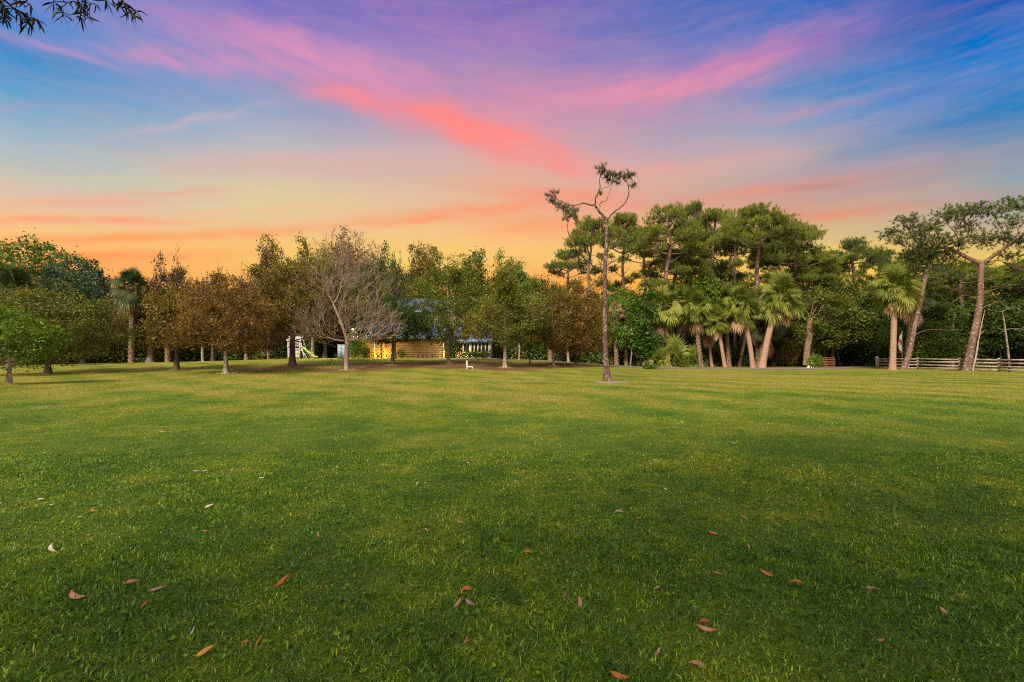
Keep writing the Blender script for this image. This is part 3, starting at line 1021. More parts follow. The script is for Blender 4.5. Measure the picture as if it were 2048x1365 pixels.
# ------------------------------------------------------------------ trees behind, left and centre: (px, depth, top row, width px, proto, leaves, label)
BG = [
    (-45, 60, 488, 150, 'round0', 'green', 'leafy green tree cut off by the left edge behind the dark palm'),
    (72, 70, 482, 190, 'airy', 'green', 'tall airy tree with see-through crown above the dark palm'),
    (165, 68, 510, 125, 'round1', 'teal', 'dense blue green round tree just left of the tall dry palm'),
    (120, 74, 545, 170, 'dense0', 'dark', 'dark green tree filling the gap under the airy tree'),
    (10, 60, 570, 130, 'dense1', 'dark', 'dark bushy tree behind the sapling at the left edge'),
    (215, 72, 575, 150, 'dense2', 'dark', 'dark green low tree behind the tall dry palm'),
    (300, 66, 560, 150, 'round2', 'plum', 'dull purple brown tree right of the tall dry palm'),
    (345, 70, 496, 105, 'sparse0', 'plum', 'thin spiky brown tree with sky showing through, right of the tall dry palm'),
    (395, 72, 570, 150, 'dense1', 'rust', 'brown green thicket tree behind the russet tree on its left side'),
    (425, 68, 520, 75, 'sparse1', 'plum', 'slim spiky brown tree above the russet tree'),
    (452, 76, 585, 150, 'dense0', 'dark', 'dark tree directly behind the russet round tree'),
    (492, 64, 528, 70, 'sparse0', 'plum', 'slim twiggy tree rising right of the russet round tree'),
    (500, 74, 565, 140, 'round3', 'olive', 'olive tree between the russet tree and the black trunk'),
    (540, 70, 480, 90, 'spiky0', 'plum', 'plum brown upright tree left of the tall black trunked tree top'),
    (625, 68, 478, 85, 'spiky1', 'olive', 'olive tree with dense tips just left of the bare tree top'),
    (560, 80, 568, 140, 'dense2', 'dark', 'dark green tree behind the play tower'),
    (660, 84, 590, 140, 'dense1', 'dark', 'dark green tree left of the house behind the bare tree'),
    (705, 88, 447, 130, 'sparse1', 'plum', 'tallest twiggy tree with scattered leaves behind the bare tree'),
    (740, 80, 545, 130, 'dense1', 'dark', 'dark green tree behind the garage roof left of the upper storey'),
    (650, 72, 560, 110, 'round1', 'rust', 'brown green tree between the play tower and the bare tree'),
    (700, 76, 575, 120, 'dense0', 'olive', 'dense olive tree directly behind the bare tree'),
    (655, 92, 500, 120, 'round2', 'olive', 'olive brown tree behind the left side of the bare tree'),
    (762, 92, 492, 110, 'spiky2', 'dark', 'dark green tree top above the house roof'),
    (705, 98, 535, 190, 'round0', 'teal', 'blue green tree top behind the house chimney side'),
    (790, 58, 490, 60, 'sparse1', 'dark', 'narrow dark green tree left of the brown tipped tree'),
    (815, 90, 545, 130, 'round2', 'dark', 'dark green round tree behind the house roof'),
    (845, 92, 484, 110, 'spiky0', 'rust', 'brown leaved tree behind the left half of the brown tipped tree'),
    (935, 90, 492, 110, 'spiky1', 'mixed', 'brown and green tree behind the right half of the brown tipped tree'),
    (985, 96, 555, 150, 'round3', 'dark', 'dark green tree between the brown tipped tree and the olive tree'),
    (1040, 74, 502, 120, 'spiky2', 'green', 'green tree with pointed tips behind the olive tree'),
    (1085, 78, 560, 110, 'dense0', 'dark', 'dark green tree behind the fresh green low tree'),
    (1130, 72, 590, 130, 'dense1', 'green', 'green tree behind the tan brown tree'),
    (870, 98, 590, 200, 'dense2', 'dark', 'broad dark tree behind the house'),
]
BG += [
    (1375, 72, 540, 130, 'round2', 'bright', 'yellow green tree top between the vine and the rough trunked palm'),
    # right half, broadleaved
    (1240, 72, 575, 130, 'round1', 'green', 'green tree right of the lone pine trunk'),
    (1235, 66, 585, 70, 'round2', 'bright', 'lime green tree touching the lone pine trunk on the right'),
    (1225, 82, 590, 150, 'dense2', 'dark', 'dark tree behind the lone pine trunk'),
    (1310, 84, 570, 150, 'dense0', 'green', 'green tree behind the vine covered trunk'),
    (1390, 84, 560, 130, 'dense1', 'green', 'green tree behind the leftmost tall palms'),
    (1460, 86, 560, 130, 'dense2', 'dark', 'dark tree behind the middle palms'),
    (1540, 86, 565, 140, 'dense0', 'dark', 'dark tree behind the tall leaning palm'),
    (1625, 66, 572, 150, 'round3', 'mixed', 'greyish oak with dead pale limbs right of the leaning palm'),
    (1600, 82, 525, 130, 'round0', 'bright', 'yellow green tree top above the greyish oak'),
    (1665, 80, 560, 130, 'dense1', 'dark', 'dark tree right of the greyish oak'),
    (1720, 72, 560, 130, 'round1', 'olive', 'olive tree left of the right hand palm'),
    (1715, 84, 600, 190, 'dense2', 'dark', 'wide dark tree at the end of the driveway'),
    (1790, 66, 560, 150, 'dense0', 'dark', 'dark green tree behind the right hand palm'),
    (1880, 68, 590, 180, 'dense1', 'dark', 'wide dark green tree between the two big pines, low over the fence'),
    (1880, 76, 545, 150, 'round2', 'green', 'green tree top between the two big pines'),
    (1960, 66, 600, 160, 'dense2', 'dark', 'dark tree behind the largest pine trunk'),
    (1995, 74, 545, 170, 'round3', 'olive', 'olive green tree top right of the largest pine trunk'),
    (2060, 60, 575, 170, 'dense0', 'dark', 'dark green tree at the right edge behind the fence'),
    (1840, 60, 640, 120, 'dense1', 'dark', 'low dark tree behind the left end of the fence'),
]
for px, Yd, top, wpx, key, lm, lab in BG:
    p = onground(px, Yd)
    s = F / Yd
    H = p.z * 0 + CZ + (HZ - top) / F * Yd - p.z
    place_tree('background_tree', key, p, H, wpx / s, lab, 'tree', lm, 'grey' if lm != 'dark' else 'dark', 'trees behind the lawn')


# ------------------------------------------------------------------ pines
def needles(mb, tips, dirs, per, L_, w_, r, spread=.75, tb=None):
    n = len(tips)
    idx = np.repeat(np.arange(n), per)
    d = unit(dirs[idx] + r.normal(size=(len(idx), 3)) * spread)
    p0 = tips[idx] - dirs[idx] * r.uniform(0, .12, len(idx))[:, None]
    l = (L_ * r.uniform(.6, 1.15, len(idx)))[:, None]
    s = unit(np.cross(d, r.normal(size=d.shape))) * w_
    v = np.stack([p0 - s, p0 + s, p0 + d * l], 1)
    t = np.clip(.5 * r.random(len(idx)) + .5 * (r.random(n) if tb is None else tb)[idx], 0, 1)
    mb.add(v.reshape(-1, 3), np.arange(len(idx) * 3).reshape(-1, 3), np.repeat(t, 3))


def pine(seed, H, Rx, cb, puffs=20, per_puff=26, r_base=.2, low=0, flat=.55, needle=.30):
    r = np.random.default_rng(seed)
    T = trunkline(H * .90, .25, .7, r)
    C = []
    cen = []
    for k in range(puffs):
        a = k * 2.4 + r.uniform(-.4, .4)
        q = math.sqrt((k + .5) / puffs)
        zz = cb + (H - cb) * (.25 + .75 * math.sqrt(max(0, 1 - (q * .96) ** 2))) - r.uniform(0, .28) * (H - cb) * (1 if k > 3 else .3)
        cen.append((math.cos(a) * q * Rx * .85, math.sin(a) * q * Rx * .85, zz, Rx * r.uniform(.22, .36)))
    for k in range(low):
        a = r.uniform(0, 6.28)
        q = r.uniform(.3, .8)
        cen.append((math.cos(a) * q * Rx, math.sin(a) * q * Rx, cb - r.uniform(-.05, .22) * H, Rx * r.uniform(.16, .26)))
    for (x, y, z, s) in cen:
        m = unit(r.normal(size=(per_puff, 3)))
        m *= (r.random((per_puff, 1)) ** .4) * s
        m[:, 2] = np.abs(m[:, 2]) * flat * 1.2 - s * .15
        C.append(m + [x, y, z - s * .3])
    C = np.concatenate(C)
    A, par, tips = skeleton(C, T, r, w=.25, up=1.2)
    wb, nb = MB(), MB()
    wood(wb, A, par, len(T), .012, r_base, power=.5, flare=1.3, minside=4)
    # dead stubs on the bole
    m = 14
    z = r.uniform(.35, .75, m) * H
    a = r.uniform(0, 6.28, m)
    p0 = np.stack([z * 0, z * 0, z], 1)
    p1 = p0 + np.stack([np.cos(a), np.sin(a), r.uniform(-.1, .5, m)], 1) * r.uniform(.5, 1.6, m)[:, None]
    wb.tubes(p0, p1, np.full(m, .035), np.full(m, .01), 4)
    tp = A[tips]
    dr = unit(unit(tp - A[par[tips]]) * .6 + [0, 0, .75])
    extra = np.repeat(np.arange(len(tp)), 3)
    e = tp[extra] + r.normal(size=(len(extra), 3)) * [.22, .22, .12]
    wb.tubes(tp[extra], e, np.full(len(extra), .010), np.full(len(extra), .006), 3)
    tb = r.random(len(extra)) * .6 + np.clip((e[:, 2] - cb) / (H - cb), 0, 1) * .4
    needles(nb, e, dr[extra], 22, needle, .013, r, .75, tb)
    return wb, nb


for s in range(4):
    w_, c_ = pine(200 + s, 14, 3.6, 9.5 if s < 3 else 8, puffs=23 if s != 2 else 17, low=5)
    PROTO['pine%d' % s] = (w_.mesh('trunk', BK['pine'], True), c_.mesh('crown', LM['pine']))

PINES = [
    (1180, 70, 437, 115, 0, 'pine', 'pine with a small dome crown left of the lone pine trunk'),
    (1135, 78, 498, 95, 2, 'pinedark', 'short pine low on the skyline left of the lone pine'),
    (1248, 74, 428, 105, 1, 'pine', 'pine crown immediately right of the lone pine trunk'),
    (1335, 68, 407, 150, 3, 'pine', 'broad tall pine with a forked pale trunk right of the lone pine'),
    (1290, 84, 455, 110, 2, 'pine', 'pine in the gap between the lone pine and the broad pine'),
    (1385, 90, 403, 70, 1, 'pinedark', 'darkest pine top poking above the grove skyline'),
    (1428, 76, 420, 125, 0, 'pine', 'pine between the broad pine and the domed pine'),
    (1380, 80, 460, 120, 3, 'pine', 'lower pine behind the forked broad pine'),
    (1515, 66, 412, 150, 1, 'pine', 'domed tall pine above the tall leaning palm'),
    (1465, 84, 452, 120, 2, 'pine', 'pine filling the left side below the domed pine'),
    (1592, 72, 444, 150, 3, 'pine', 'wide pine sloping down at the right end of the grove'),
    (1555, 84, 470, 120, 0, 'pine', 'pine behind the right shoulder of the domed pine'),
    (1705, 78, 476, 105, 2, 'pinedark', 'small separate pine in the skyline gap right of the grove'),
    (1755, 84, 496, 80, 0, 'pinedark', 'small dark pine left of the right hand palm crown'),
    (1645, 84, 500, 90, 1, 'pine', 'low pine at the foot of the grove skyline on its right'),
    (1350, 74, 500, 140, 1, 'pine', 'low full pine above the yellowish palm'),
    (1620, 74, 520, 140, 1, 'pine', 'low full pine over the pale dead limbs'),
    (1470, 68, 430, 110, 2, 'pine', 'pine crown joining the broad and the domed pines'),
    (1560, 68, 436, 120, 3, 'pine', 'pine crown leaning against the right side of the domed pine'),
    (1925, 64, 522, 150, 2, 'pine', 'full green pine behind the fence left of the largest pine trunk'),
    (2005, 66, 532, 150, 0, 'pine', 'full green pine behind the fence right of the largest pine trunk'),
    (2060, 60, 512, 140, 3, 'pine', 'pine cut by the right edge behind the fence'),
    (1870, 72, 560, 120, 1, 'pine', 'low pine between the leaning pine and the largest pine'),
    (1835, 62, 500, 160, 3, 'pinedark', 'dark pine crown spreading behind the right hand palm'),
]
for px, Yd, top, wpx, k, lm, lab in PINES:
    p = onground(px, Yd)
    H = CZ + (HZ - top) / F * Yd - p.z
    place_tree('pine_tree', 'pine%d' % k, p, H, wpx * Yd / F, lab, 'pine tree', lm, 'pine', 'pines behind the lawn', H0=14, R0=3.6)


# hand-shaped pines -------------------------------------------------
def smooth_path(P, k=6):
    P = [np.array(p, float) for p in P]
    out_ = []
    Q = [P[0]] + P + [P[-1]]
    for i in range(1, len(Q) - 2):
        for j in range(k):
            t = j / k
            out_.append(.5 * ((2 * Q[i]) + (-Q[i - 1] + Q[i + 1]) * t + (2 * Q[i - 1] - 5 * Q[i] + 4 * Q[i + 1] - Q[i + 2]) * t * t + (-Q[i - 1] + 3 * Q[i] - 3 * Q[i + 1] + Q[i + 2]) * t ** 3))
    out_.append(P[-1])
    return out_


class DrawnTree:
    """limbs given where they stand in the photograph, each bent in depth too"""
    def __init__(self, base_px, base_py, seed, Yd=None):
        self.o = foot(base_px, base_py) if Yd is None else onground(base_px, Yd)
        self.r = np.random.default_rng(seed)
        self.limbs = []
        self.w = MB()
        self.nb = MB()
        self.tips, self.dirs = [], []
        self.k = 1.0
        self.jit = 0
        self.ky = 1.0

    def loc(self, px, py, dy=0.0):
        p = at(px, py, self.o.y)
        return np.array([p.x - self.o.x, dy, p.z - self.o.z])

    def limb(self, pts, r0, r1, n=7, jitter=.0, tag_='trunk'):
        P = [self.loc(*q) for q in pts]
        S = smooth_path(P)
        jitter = jitter or (self.jit if r0 < .2 else 0)
        if jitter:
            for k in range(1, len(S)):
                S[k] = S[k] + self.r.normal(size=3) * jitter
        rr = np.linspace(0, 1, len(S))
        if r0 < .2:
            r0, r1 = r0 * .72, r1 * .72
        rad = r0 + (r1 - r0) * rr ** .8
        self.w.path(S, rad, n)
        return S

    def twigs(self, S, n, l, frac=.4, r0=.012, tuft=True, up=.5):
        """side shoots along a limb; tips collect needle tufts"""
        S = np.array(S)
        a = self.r.integers(int(len(S) * frac), len(S), n)
        p0 = S[a]
        d = unit(self.r.normal(size=(n, 3)) * [1, 1, .7] + [0, 0, up])
        p1 = p0 + d * (l * self.r.uniform(.4, 1.2, n))[:, None]
        m = (p0 + p1) / 2 - [0, 0, .05] + self.r.normal(size=(n, 3)) * .04
        self.w.tubes(p0, m, np.full(n, r0), np.full(n, r0 * .75), 4)
        self.w.tubes(m, p1, np.full(n, r0 * .75), np.full(n, r0 * .5), 4)
        if tuft:
            self.tips.append(p1)
            self.dirs.append(unit(p1 - m + [0, 0, .1]))
        return p1

    def cloud(self, px, py, rx, ry, n, dy=0.0, root=None):
        """a flattened spray of tufted shoots centred on a spot, joined to a limb point"""
        c = self.loc(px, py, dy)
        s = self.o.y / F
        n = int(n * self.k)
        ry *= self.ky
        m = unit(self.r.normal(size=(n, 3))) * (self.r.random((n, 1)) ** .5)
        p1 = c + m * [rx * s, rx * s * .9, ry * s]
        c0 = c - [0, 0, ry * s * .6] if root is None else self.loc(*root)
        k = max(2, n // 6)
        hub = c + unit(self.r.normal(size=(k, 3))) * [rx * s * .45, rx * s * .4, ry * s * .3]
        self.w.tubes(np.repeat([c0], k, 0), hub, np.full(k, .03), np.full(k, .018), 4)
        near = np.argmin(np.linalg.norm(p1[:, None] - hub[None], axis=2), axis=1)
        self.w.tubes(hub[near], p1, np.full(n, .014), np.full(n, .007), 3)
        self.tips.append(p1)
        self.dirs.append(unit(unit(p1 - hub[near]) + [0, 0, .5]))

    def finish(self, name, label, cat, leafm, barkm, per=22, L_=.22, w_=.009, spread=.7, group=None):
        t = empty(name, self.o, label, cat, group)
        self.w.obj('trunk', BK[barkm], t, True)
        if self.tips:
            needles(self.nb, np.concatenate(self.tips), np.concatenate(self.dirs), per, L_, w_, self.r, spread)
            self.nb.obj('crown', LM[leafm], t)
        return t


# the lone pine in the lawn
d = DrawnTree(1215, 765, 11)
d.k = .95
d.jit = .022
s_ = d.o.y / F
tr = [(1215, 767), (1213, 740), (1211, 700), (1210, 640), (1210, 580), (1210, 530), (1213, 490), (1214, 460), (1213, 436)]
P = smooth_path([d.loc(*q) for q in tr], 8)
zz = np.array([p[2] for p in P])
rad = np.interp(zz, [-.1, .15, .6, 2, 5, 8, 9.6], [.30, .26, .19, .145, .125, .11, .085])
d.w.path(P, rad, 14)
kn = d.limb([(1213, 440), (1203, 428), (1195, 418), (1189, 411)], .12, .09)
L1 = d.limb([(1189, 411), (1180, 408, .2), (1168, 402, .5), (1150, 403, .8), (1135, 398, .9), (1122, 390, 1.0), (1113, 384, 1.1)], .075, .025)
L1b = d.limb([(1135, 398, .9), (1128, 408, .8), (1115, 408, .7), (1104, 400, .7)], .025, .01)
L2 = d.limb([(1189, 411), (1192, 395, -.2), (1197, 380, -.4), (1196, 368, -.4), (1200, 355, -.5)], .07, .025)
L2b = d.limb([(1200, 414), (1204, 402, .3), (1215, 395, .5), (1223, 380, .6), (1228, 362, .7)], .035, .012)
L2c = d.limb([(1197, 382, -.4), (1210, 378, -.2), (1220, 372), (1221, 358, .1)], .025, .012)
L3 = d.limb([(1214, 440), (1226, 428, -.3), (1240, 418, -.6), (1250, 405, -.8), (1252, 395, -.8), (1249, 380, -.9)], .065, .03)
L3b = d.limb([(1249, 382, -.9), (1240, 372, -1.0), (1230, 364, -1)], .022, .01)
L3c = d.limb([(1249, 380, -.9), (1258, 372, -.8), (1268, 376, -.7), (1272, 370, -.7)], .02, .008)
d.limb([(1258, 376, -.8), (1268, 386, -.7), (1282, 372, -.6)], .010, .004)
L4 = d.limb([(1205, 545), (1190, 540, -.5), (1172, 530, -.9), (1152, 515, -1.2), (1138, 495, -1.3), (1130, 470, -1.3), (1131, 450, -1.2)], .07, .03)
L4b = d.limb([(1131, 452, -1.2), (1126, 440, -1.2), (1121, 432, -1.2)], .025, .01)
L4c = d.limb([(1135, 485, -1.3), (1147, 465, -1.1), (1150, 445, -1.0)], .022, .008)
d.limb([(1190, 540, -.5), (1160, 530, -.2), (1140, 520, 0), (1123, 510, .2)], .03, .008)
L5 = d.limb([(1216, 530), (1232, 520, .4), (1247, 510, .7), (1262, 502, .9), (1276, 497, 1.0)], .05, .012)
d.limb([(1216, 541), (1240, 538, -.4), (1262, 545, -.6)], .025, .006)
d.limb([(1208, 560), (1190, 570, .4), (1172, 576, .6), (1156, 588, .7)], .035, .008)
d.limb([(1208, 535), (1199, 520, .2), (1203, 505, .3)], .05, .03)
for q in range(26):
    z = d.r.uniform(470, 560)
    a = d.r.uniform(0, 6.28)
    p = d.loc(1211, z)
    e = p + np.array([math.cos(a), math.sin(a), d.r.uniform(-.2, .6)]) * d.r.uniform(.2, .9)
    d.w.tubes([p], [e], [.02], [.006], 4)
for (px, py, rx, ry, n, dy, root) in (
        (1202, 345, 14, 12, 26, -.5, (1198, 360, -.5)), (1216, 352, 16, 16, 34, 0, (1221, 362, .1)), (1233, 345, 12, 9, 18, .4, (1228, 362, .7)),
        (1240, 362, 18, 13, 30, -.8, (1240, 372, -1)), (1256, 356, 12, 9, 16, -.7, (1258, 372, -.8)), (1262, 378, 9, 7, 9, -.7, (1262, 374, -.8)),
        (1228, 372, 10, 9, 10, -1, (1230, 366, -1)), (1198, 392, 5, 5, 6, -.4, (1196, 385, -.4)), (1112, 370, 14, 6, 11, 1.1, (1115, 384, 1.1)),
        (1102, 380, 10, 6, 9, 1.0, (1110, 386, 1.0)), (1106, 395, 14, 9, 16, .8, (1108, 402, .7)), (1118, 402, 10, 8, 10, .7, (1115, 406, .7)),
        (1122, 428, 16, 12, 26, -1.2, (1123, 436, -1.2)), (1141, 432, 13, 12, 18, -1, (1148, 446, -1)), (1130, 446, 18, 9, 20, -1.2, (1131, 455, -1.2)),
        (1148, 450, 10, 8, 8, -1, (1149, 452, -1)), (1144, 408, 4, 4, 3, .9, (1140, 400, .9)), (1150, 520, 22, 14, 12, -1.0, (1155, 518, -1.1))):
    d.cloud(px, py, rx, ry, n, dy, root)
d.finish('lone_pine', 'tall thin pine standing alone in the open lawn, crooked limbs and few needle tufts', 'pine tree', 'pinesil', 'pinelone', per=26, L_=.26, w_=.0065, spread=.7)

# largest pine at the right
d = DrawnTree(1934, 743, 12)
d.k = 2.6
d.ky = 1.45
d.limb([(1932, 745), (1936, 725), (1943, 690), (1952, 650), (1959, 610), (1961, 575), (1962, 545), (1964, 525)], .37, .20, 14)
A1 = d.limb([(1964, 528), (1950, 515, .6), (1938, 500, 1.2), (1925, 488, 1.8), (1905, 490, 2.2), (1885, 500, 2.4), (1868, 508, 2.4)], .22, .06)
A2 = d.limb([(1964, 528), (1980, 512, -.5), (1996, 495, -1.0), (2015, 475, -1.4), (2040, 460, -1.8), (2070, 445, -2)], .20, .05)
A3 = d.limb([(1975, 526), (2000, 520, .5), (2030, 516, 1), (2060, 510, 1.4)], .10, .03)
A4 = d.limb([(1937, 500, 1.2), (1936, 480, 1.0), (1925, 462, .8), (1910, 450, .6), (1895, 435, .5)], .08, .03)
A5 = d.limb([(1996, 495, -1), (1990, 470, -.8), (1985, 450, -.6), (1975, 430, -.4)], .07, .02)
A6 = d.limb([(2010, 480, -1.4), (2012, 455, -1), (2022, 435, -.8), (2035, 418, -.6)], .06, .02)
A7 = d.limb([(1936, 485, 1.0), (1950, 465, .8), (1960, 445, .6), (1955, 425, .6)], .05, .02)
d.limb([(1960, 560), (1975, 556, .3), (1990, 558, .6), (2005, 554, .8)], .10, .03)
d.limb([(1958, 590), (1975, 582, -.4), (1995, 576, -.8), (2012, 572, -1)], .09, .03)
B1 = d.limb([(1955, 620), (1975, 610, -.3), (1990, 604, -.5), (2000, 618, -.6), (2015, 620, -.6)], .05, .01)
d.limb([(1955, 600), (1935, 590, .4), (1915, 605, .8), (1900, 590, 1.0), (1890, 583, 1.1)], .05, .01)
for spec in (
        (1905, 425, 32, 13, 50, .5, (1905, 440, .6)), (1935, 420, 30, 12, 42, .5, (1925, 460, .8)), (1965, 415, 26, 12, 36, .5, (1955, 428, .6)), (1985, 425, 26, 13, 34, -.4, (1978, 435, -.4)),
        (2012, 410, 24, 11, 30, -.5, (2030, 422, -.6)), (2038, 415, 22, 12, 26, -.6, (2035, 420, -.6)), (2045, 440, 26, 14, 30, -1.5, (2030, 465, -1.6)), (1900, 470, 34, 14, 44, 1.5, (1915, 488, 2)),
        (1880, 450, 22, 10, 22, 1, (1895, 440, .6)), (1935, 478, 30, 14, 46, .8, (1930, 490, 1)), (1965, 480, 26, 15, 40, -.2, (1950, 465, .8)), (1995, 478, 26, 14, 40, -.8, (1996, 492, -1)),
        (2020, 490, 30, 12, 36, -1.0, (2010, 480, -1.4)), (1880, 490, 26, 11, 26, 2.2, (1885, 500, 2.4)), (1950, 450, 30, 12, 32, .6, (1955, 440, .6)), (2005, 450, 28, 12, 28, -.8, (2012, 455, -1)),
        (2040, 505, 26, 9, 24, 1.1, (2035, 515, 1)), (1858, 500, 18, 12, 22, 2.4, (1868, 508, 2.4)), (1985, 575, 22, 10, 16, -.8, (1990, 578, -.8)), (2050, 540, 34, 14, 40, 0, (2020, 520, .8))):
    d.cloud(*spec)
d.finish('pine_tree', 'largest pine with a thick reddish leaning trunk standing against the fence', 'pine tree', 'pinedark', 'pine', per=24, L_=.28, w_=.014, spread=.7)

# leaning pine beside the right hand palm
d = DrawnTree(1806, 741, 13)
d.k = 2.4
d.ky = 1.35
d.limb([(1803, 743), (1815, 718), (1824, 680), (1832, 640), (1842, 600), (1850, 560), (1858, 520), (1862, 505)], .28, .13, 12)
C1 = d.limb([(1860, 510), (1850, 490, .5), (1842, 475, .8), (1835, 460, 1)], .10, .04)
C2 = d.limb([(1858, 525), (1872, 510, -.5), (1888, 498, -.9), (1905, 492, -1.2)], .09, .03)
C3 = d.limb([(1840, 475, .8), (1825, 465, 1), (1808, 452, 1.2)], .04, .02)
C4 = d.limb([(1858, 525), (1840, 515, -.4), (1815, 505, -.8), (1790, 500, -1)], .06, .02)
d.limb([(1852, 560), (1835, 548, .5), (1820, 552, .7), (1812, 545, .8)], .05, .01)
d.limb([(1826, 672), (1840, 663, -.4), (1855, 660, -.8), (1875, 662, -1.2), (1900, 661, -1.5)], .06, .015)
d.limb([(1836, 620), (1850, 616, .3), (1865, 615, .6), (1875, 620, .8)], .03, .01)
for spec in (
        (1830, 436, 30, 12, 44, 1, (1835, 458, 1)), (1865, 450, 28, 12, 36, .6, (1842, 472, .8)), (1800, 462, 30, 12, 40, 1.2, (1808, 452, 1.2)), (1845, 462, 24, 12, 32, .8, (1840, 470, .8)),
        (1788, 482, 24, 10, 28, -.6, (1800, 500, -.9)), (1825, 485, 32, 13, 44, -.3, (1815, 503, -.8)), (1860, 500, 36, 15, 60, 0, (1860, 512)), (1835, 512, 34, 14, 50, -.4, (1840, 515, -.4)),
        (1885, 520, 34, 16, 54, -.6, (1888, 500, -.9)), (1850, 535, 34, 16, 40, .3, (1856, 540))):
    d.cloud(*spec)
d.finish('pine_tree', 'leaning pine with layered flat sprays, its trunk crossing just right of the straight palm', 'pine tree', 'pinedark', 'pine', per=24, L_=.28, w_=.014, spread=.7)

# dead snags at the fence
d = DrawnTree(1945, 741, 14, Yd=47.0)
d.limb([(1945, 742), (1952, 712), (1958, 675), (1964, 645), (1970, 620)], .13, .03, 8)
d.limb([(1958, 673), (1970, 666, .3), (1980, 660, .5), (1988, 661, .6)], .04, .01)
d.twigs(smooth_path([d.loc(1950, 720), d.loc(1964, 645)]), 16, .25, 0, .012, False)
d.finish('dead_snag', 'slim pale dead trunk leaning right beside the largest pine', 'dead tree', 'dead', 'dead')
d = DrawnTree(2020, 744, 15, Yd=45.5)
d.limb([(2020, 745), (2017, 710), (2012, 670), (2007, 635), (2004, 622)], .15, .06, 8)
d.limb([(2009, 660), (2002, 657, .3)], .03, .02)
d.limb([(2010, 660), (2025, 658, -.3), (2040, 662, -.6), (2055, 672, -.8)], .04, .012)
d.limb([(2004, 624), (1995, 624, .3), (1988, 630, .5)], .03, .008)
d.limb([(2004, 624), (2020, 615, -.3), (2035, 625, -.6), (2060, 632, -.9)], .04, .01)
d.limb([(2030, 664, -.4), (2040, 650, -.5), (2052, 645, -.6)], .02, .006)
d.twigs(smooth_path([d.loc(2018, 720), d.loc(2006, 640)]), 14, .25, 0, .012, False)
d.finish('dead_snag', 'grey dead trunk at the right edge with drooping bare limbs', 'dead tree', 'dead', 'grey')
# dead limbs hanging in the air: part of the oak right of the leaning palm
d = DrawnTree(1612, 729, 16, Yd=63)
d.limb([(1612, 731), (1614, 700), (1618, 675), (1620, 650), (1622, 640)], .40, .36, 10)
d.limb([(1620, 648), (1630, 625, .3), (1645, 605, .5), (1660, 590, .6)], .13, .03)
for pts in ([(1618, 645), (1605, 632, .3), (1590, 638, .5), (1575, 640, .6)], [(1620, 640), (1615, 620, .3), (1600, 612, .4), (1585, 605, .4)], [(1620, 640), (1635, 625, -.3), (1650, 600, -.5), (1665, 585, -.6)],
            [(1622, 642), (1640, 650, -.4), (1655, 640, -.6)], [(1620, 640), (1628, 600), (1640, 590, .2), (1655, 588, .3)], [(1600, 612, .4), (1590, 595, .5), (1575, 585, .5)], [(1640, 610, -.3), (1660, 605, -.4), (1678, 612, -.5)]):
    S = d.limb(pts, .09, .012, 5, .03)
    d.twigs(S, 26, 1.0, .3, .013, False)
d.finish('dead_oak', 'thick booted tan trunk with pale crooked dead limbs, right of the leaning palm', 'tree', 'dead', 'boots')


# ------------------------------------------------------------------ palms
def frond(mb, origin, az, el, s, r, droop=.5, green=True, nl=26):
    """one fan frond: stalk, then folded leaflets that bend under their weight"""
    d = np.array([math.cos(az) * math.cos(el), math.sin(az) * math.cos(el), math.sin(el)])
    side = unit(np.cross(d, [0, 0, 1.0]))
    pet = s * r.uniform(.42, .6)
    p0 = np.array(origin, float)
    mid = p0 + d * pet * .5
    hub = p0 + d * pet + [0, 0, -droop * .25 * s * max(0, math.cos(el))]
    mb.tubes([p0, mid], [mid, hub], [.02 * s, .016 * s], [.016 * s, .012 * s], 3)
    d2 = unit(hub - mid)
    side = unit(np.cross(d2, [0, 0, 1.0]) + 1e-4)
    upv = np.cross(side, d2)
    roll = r.uniform(-1.3, 1.3)
    side, upv = side * math.cos(roll) + upv * math.sin(roll), upv * math.cos(roll) - side * math.sin(roll)
    ang = np.linspace(-1.9, 1.9, nl) + r.normal(0, .05, nl)
    l = s * .50 * (.55 + .45 * np.cos(ang * .55)) * r.uniform(.85, 1.1, nl)
    dirs = np.cos(ang)[:, None] * d2 + np.sin(ang)[:, None] * side + (np.abs(np.sin(ang)) * .30)[:, None] * upv
    dirs = unit(dirs)
    m1 = hub + dirs * (l * .55)[:, None]
    tip = m1 + unit(dirs + np.array([0, 0, -droop * 1.3])) * (l * .45)[:, None]
    wv_ = unit(np.cross(dirs, upv) + r.normal(size=(nl, 3)) * .15) * (.018 * s)
    v = np.stack([np.repeat([hub], nl, 0) - wv_ * .3, np.repeat([hub], nl, 0) + wv_ * .3, m1 + wv_, m1 - wv_, tip], 1)
    k = np.arange(nl)[:, None] * 5
    n0 = mb.n
    t0 = r.uniform(.0, .75)
    mb.add(v.reshape(-1, 3), k + np.array([[0, 1, 2, 3]]), np.repeat(np.clip(t0 + .4 * r.random(nl), 0, 1), 5))
    mb.Fc.append(k + np.array([[3, 2, 4]]) + n0)


def palm_crown(seed, n=62, lo=-50, hi=88, s=1.0):
    r = np.random.default_rng(seed)
    mb = MB()
    for k in range(n):
        f = (k + .5) / n
        el = R(hi - (hi - lo) * f ** 1.15)
        frond(mb, (0, 0, -.12 * f), k * 2.39996 + r.uniform(-.2, .2), el, s * r.uniform(.7, 1.1), r, droop=.3 + .7 * f)
    return mb


def palm_skirt(seed, n=24, s=.85):
    r = np.random.default_rng(seed)
    mb = MB()
    for k in range(n):
        az = r.uniform(0, 6.28)
        frond(mb, (0, 0, -.18), az, R(r.uniform(-80, -42)), s * r.uniform(.6, 1.0), r, droop=1.6, nl=16)
    return mb


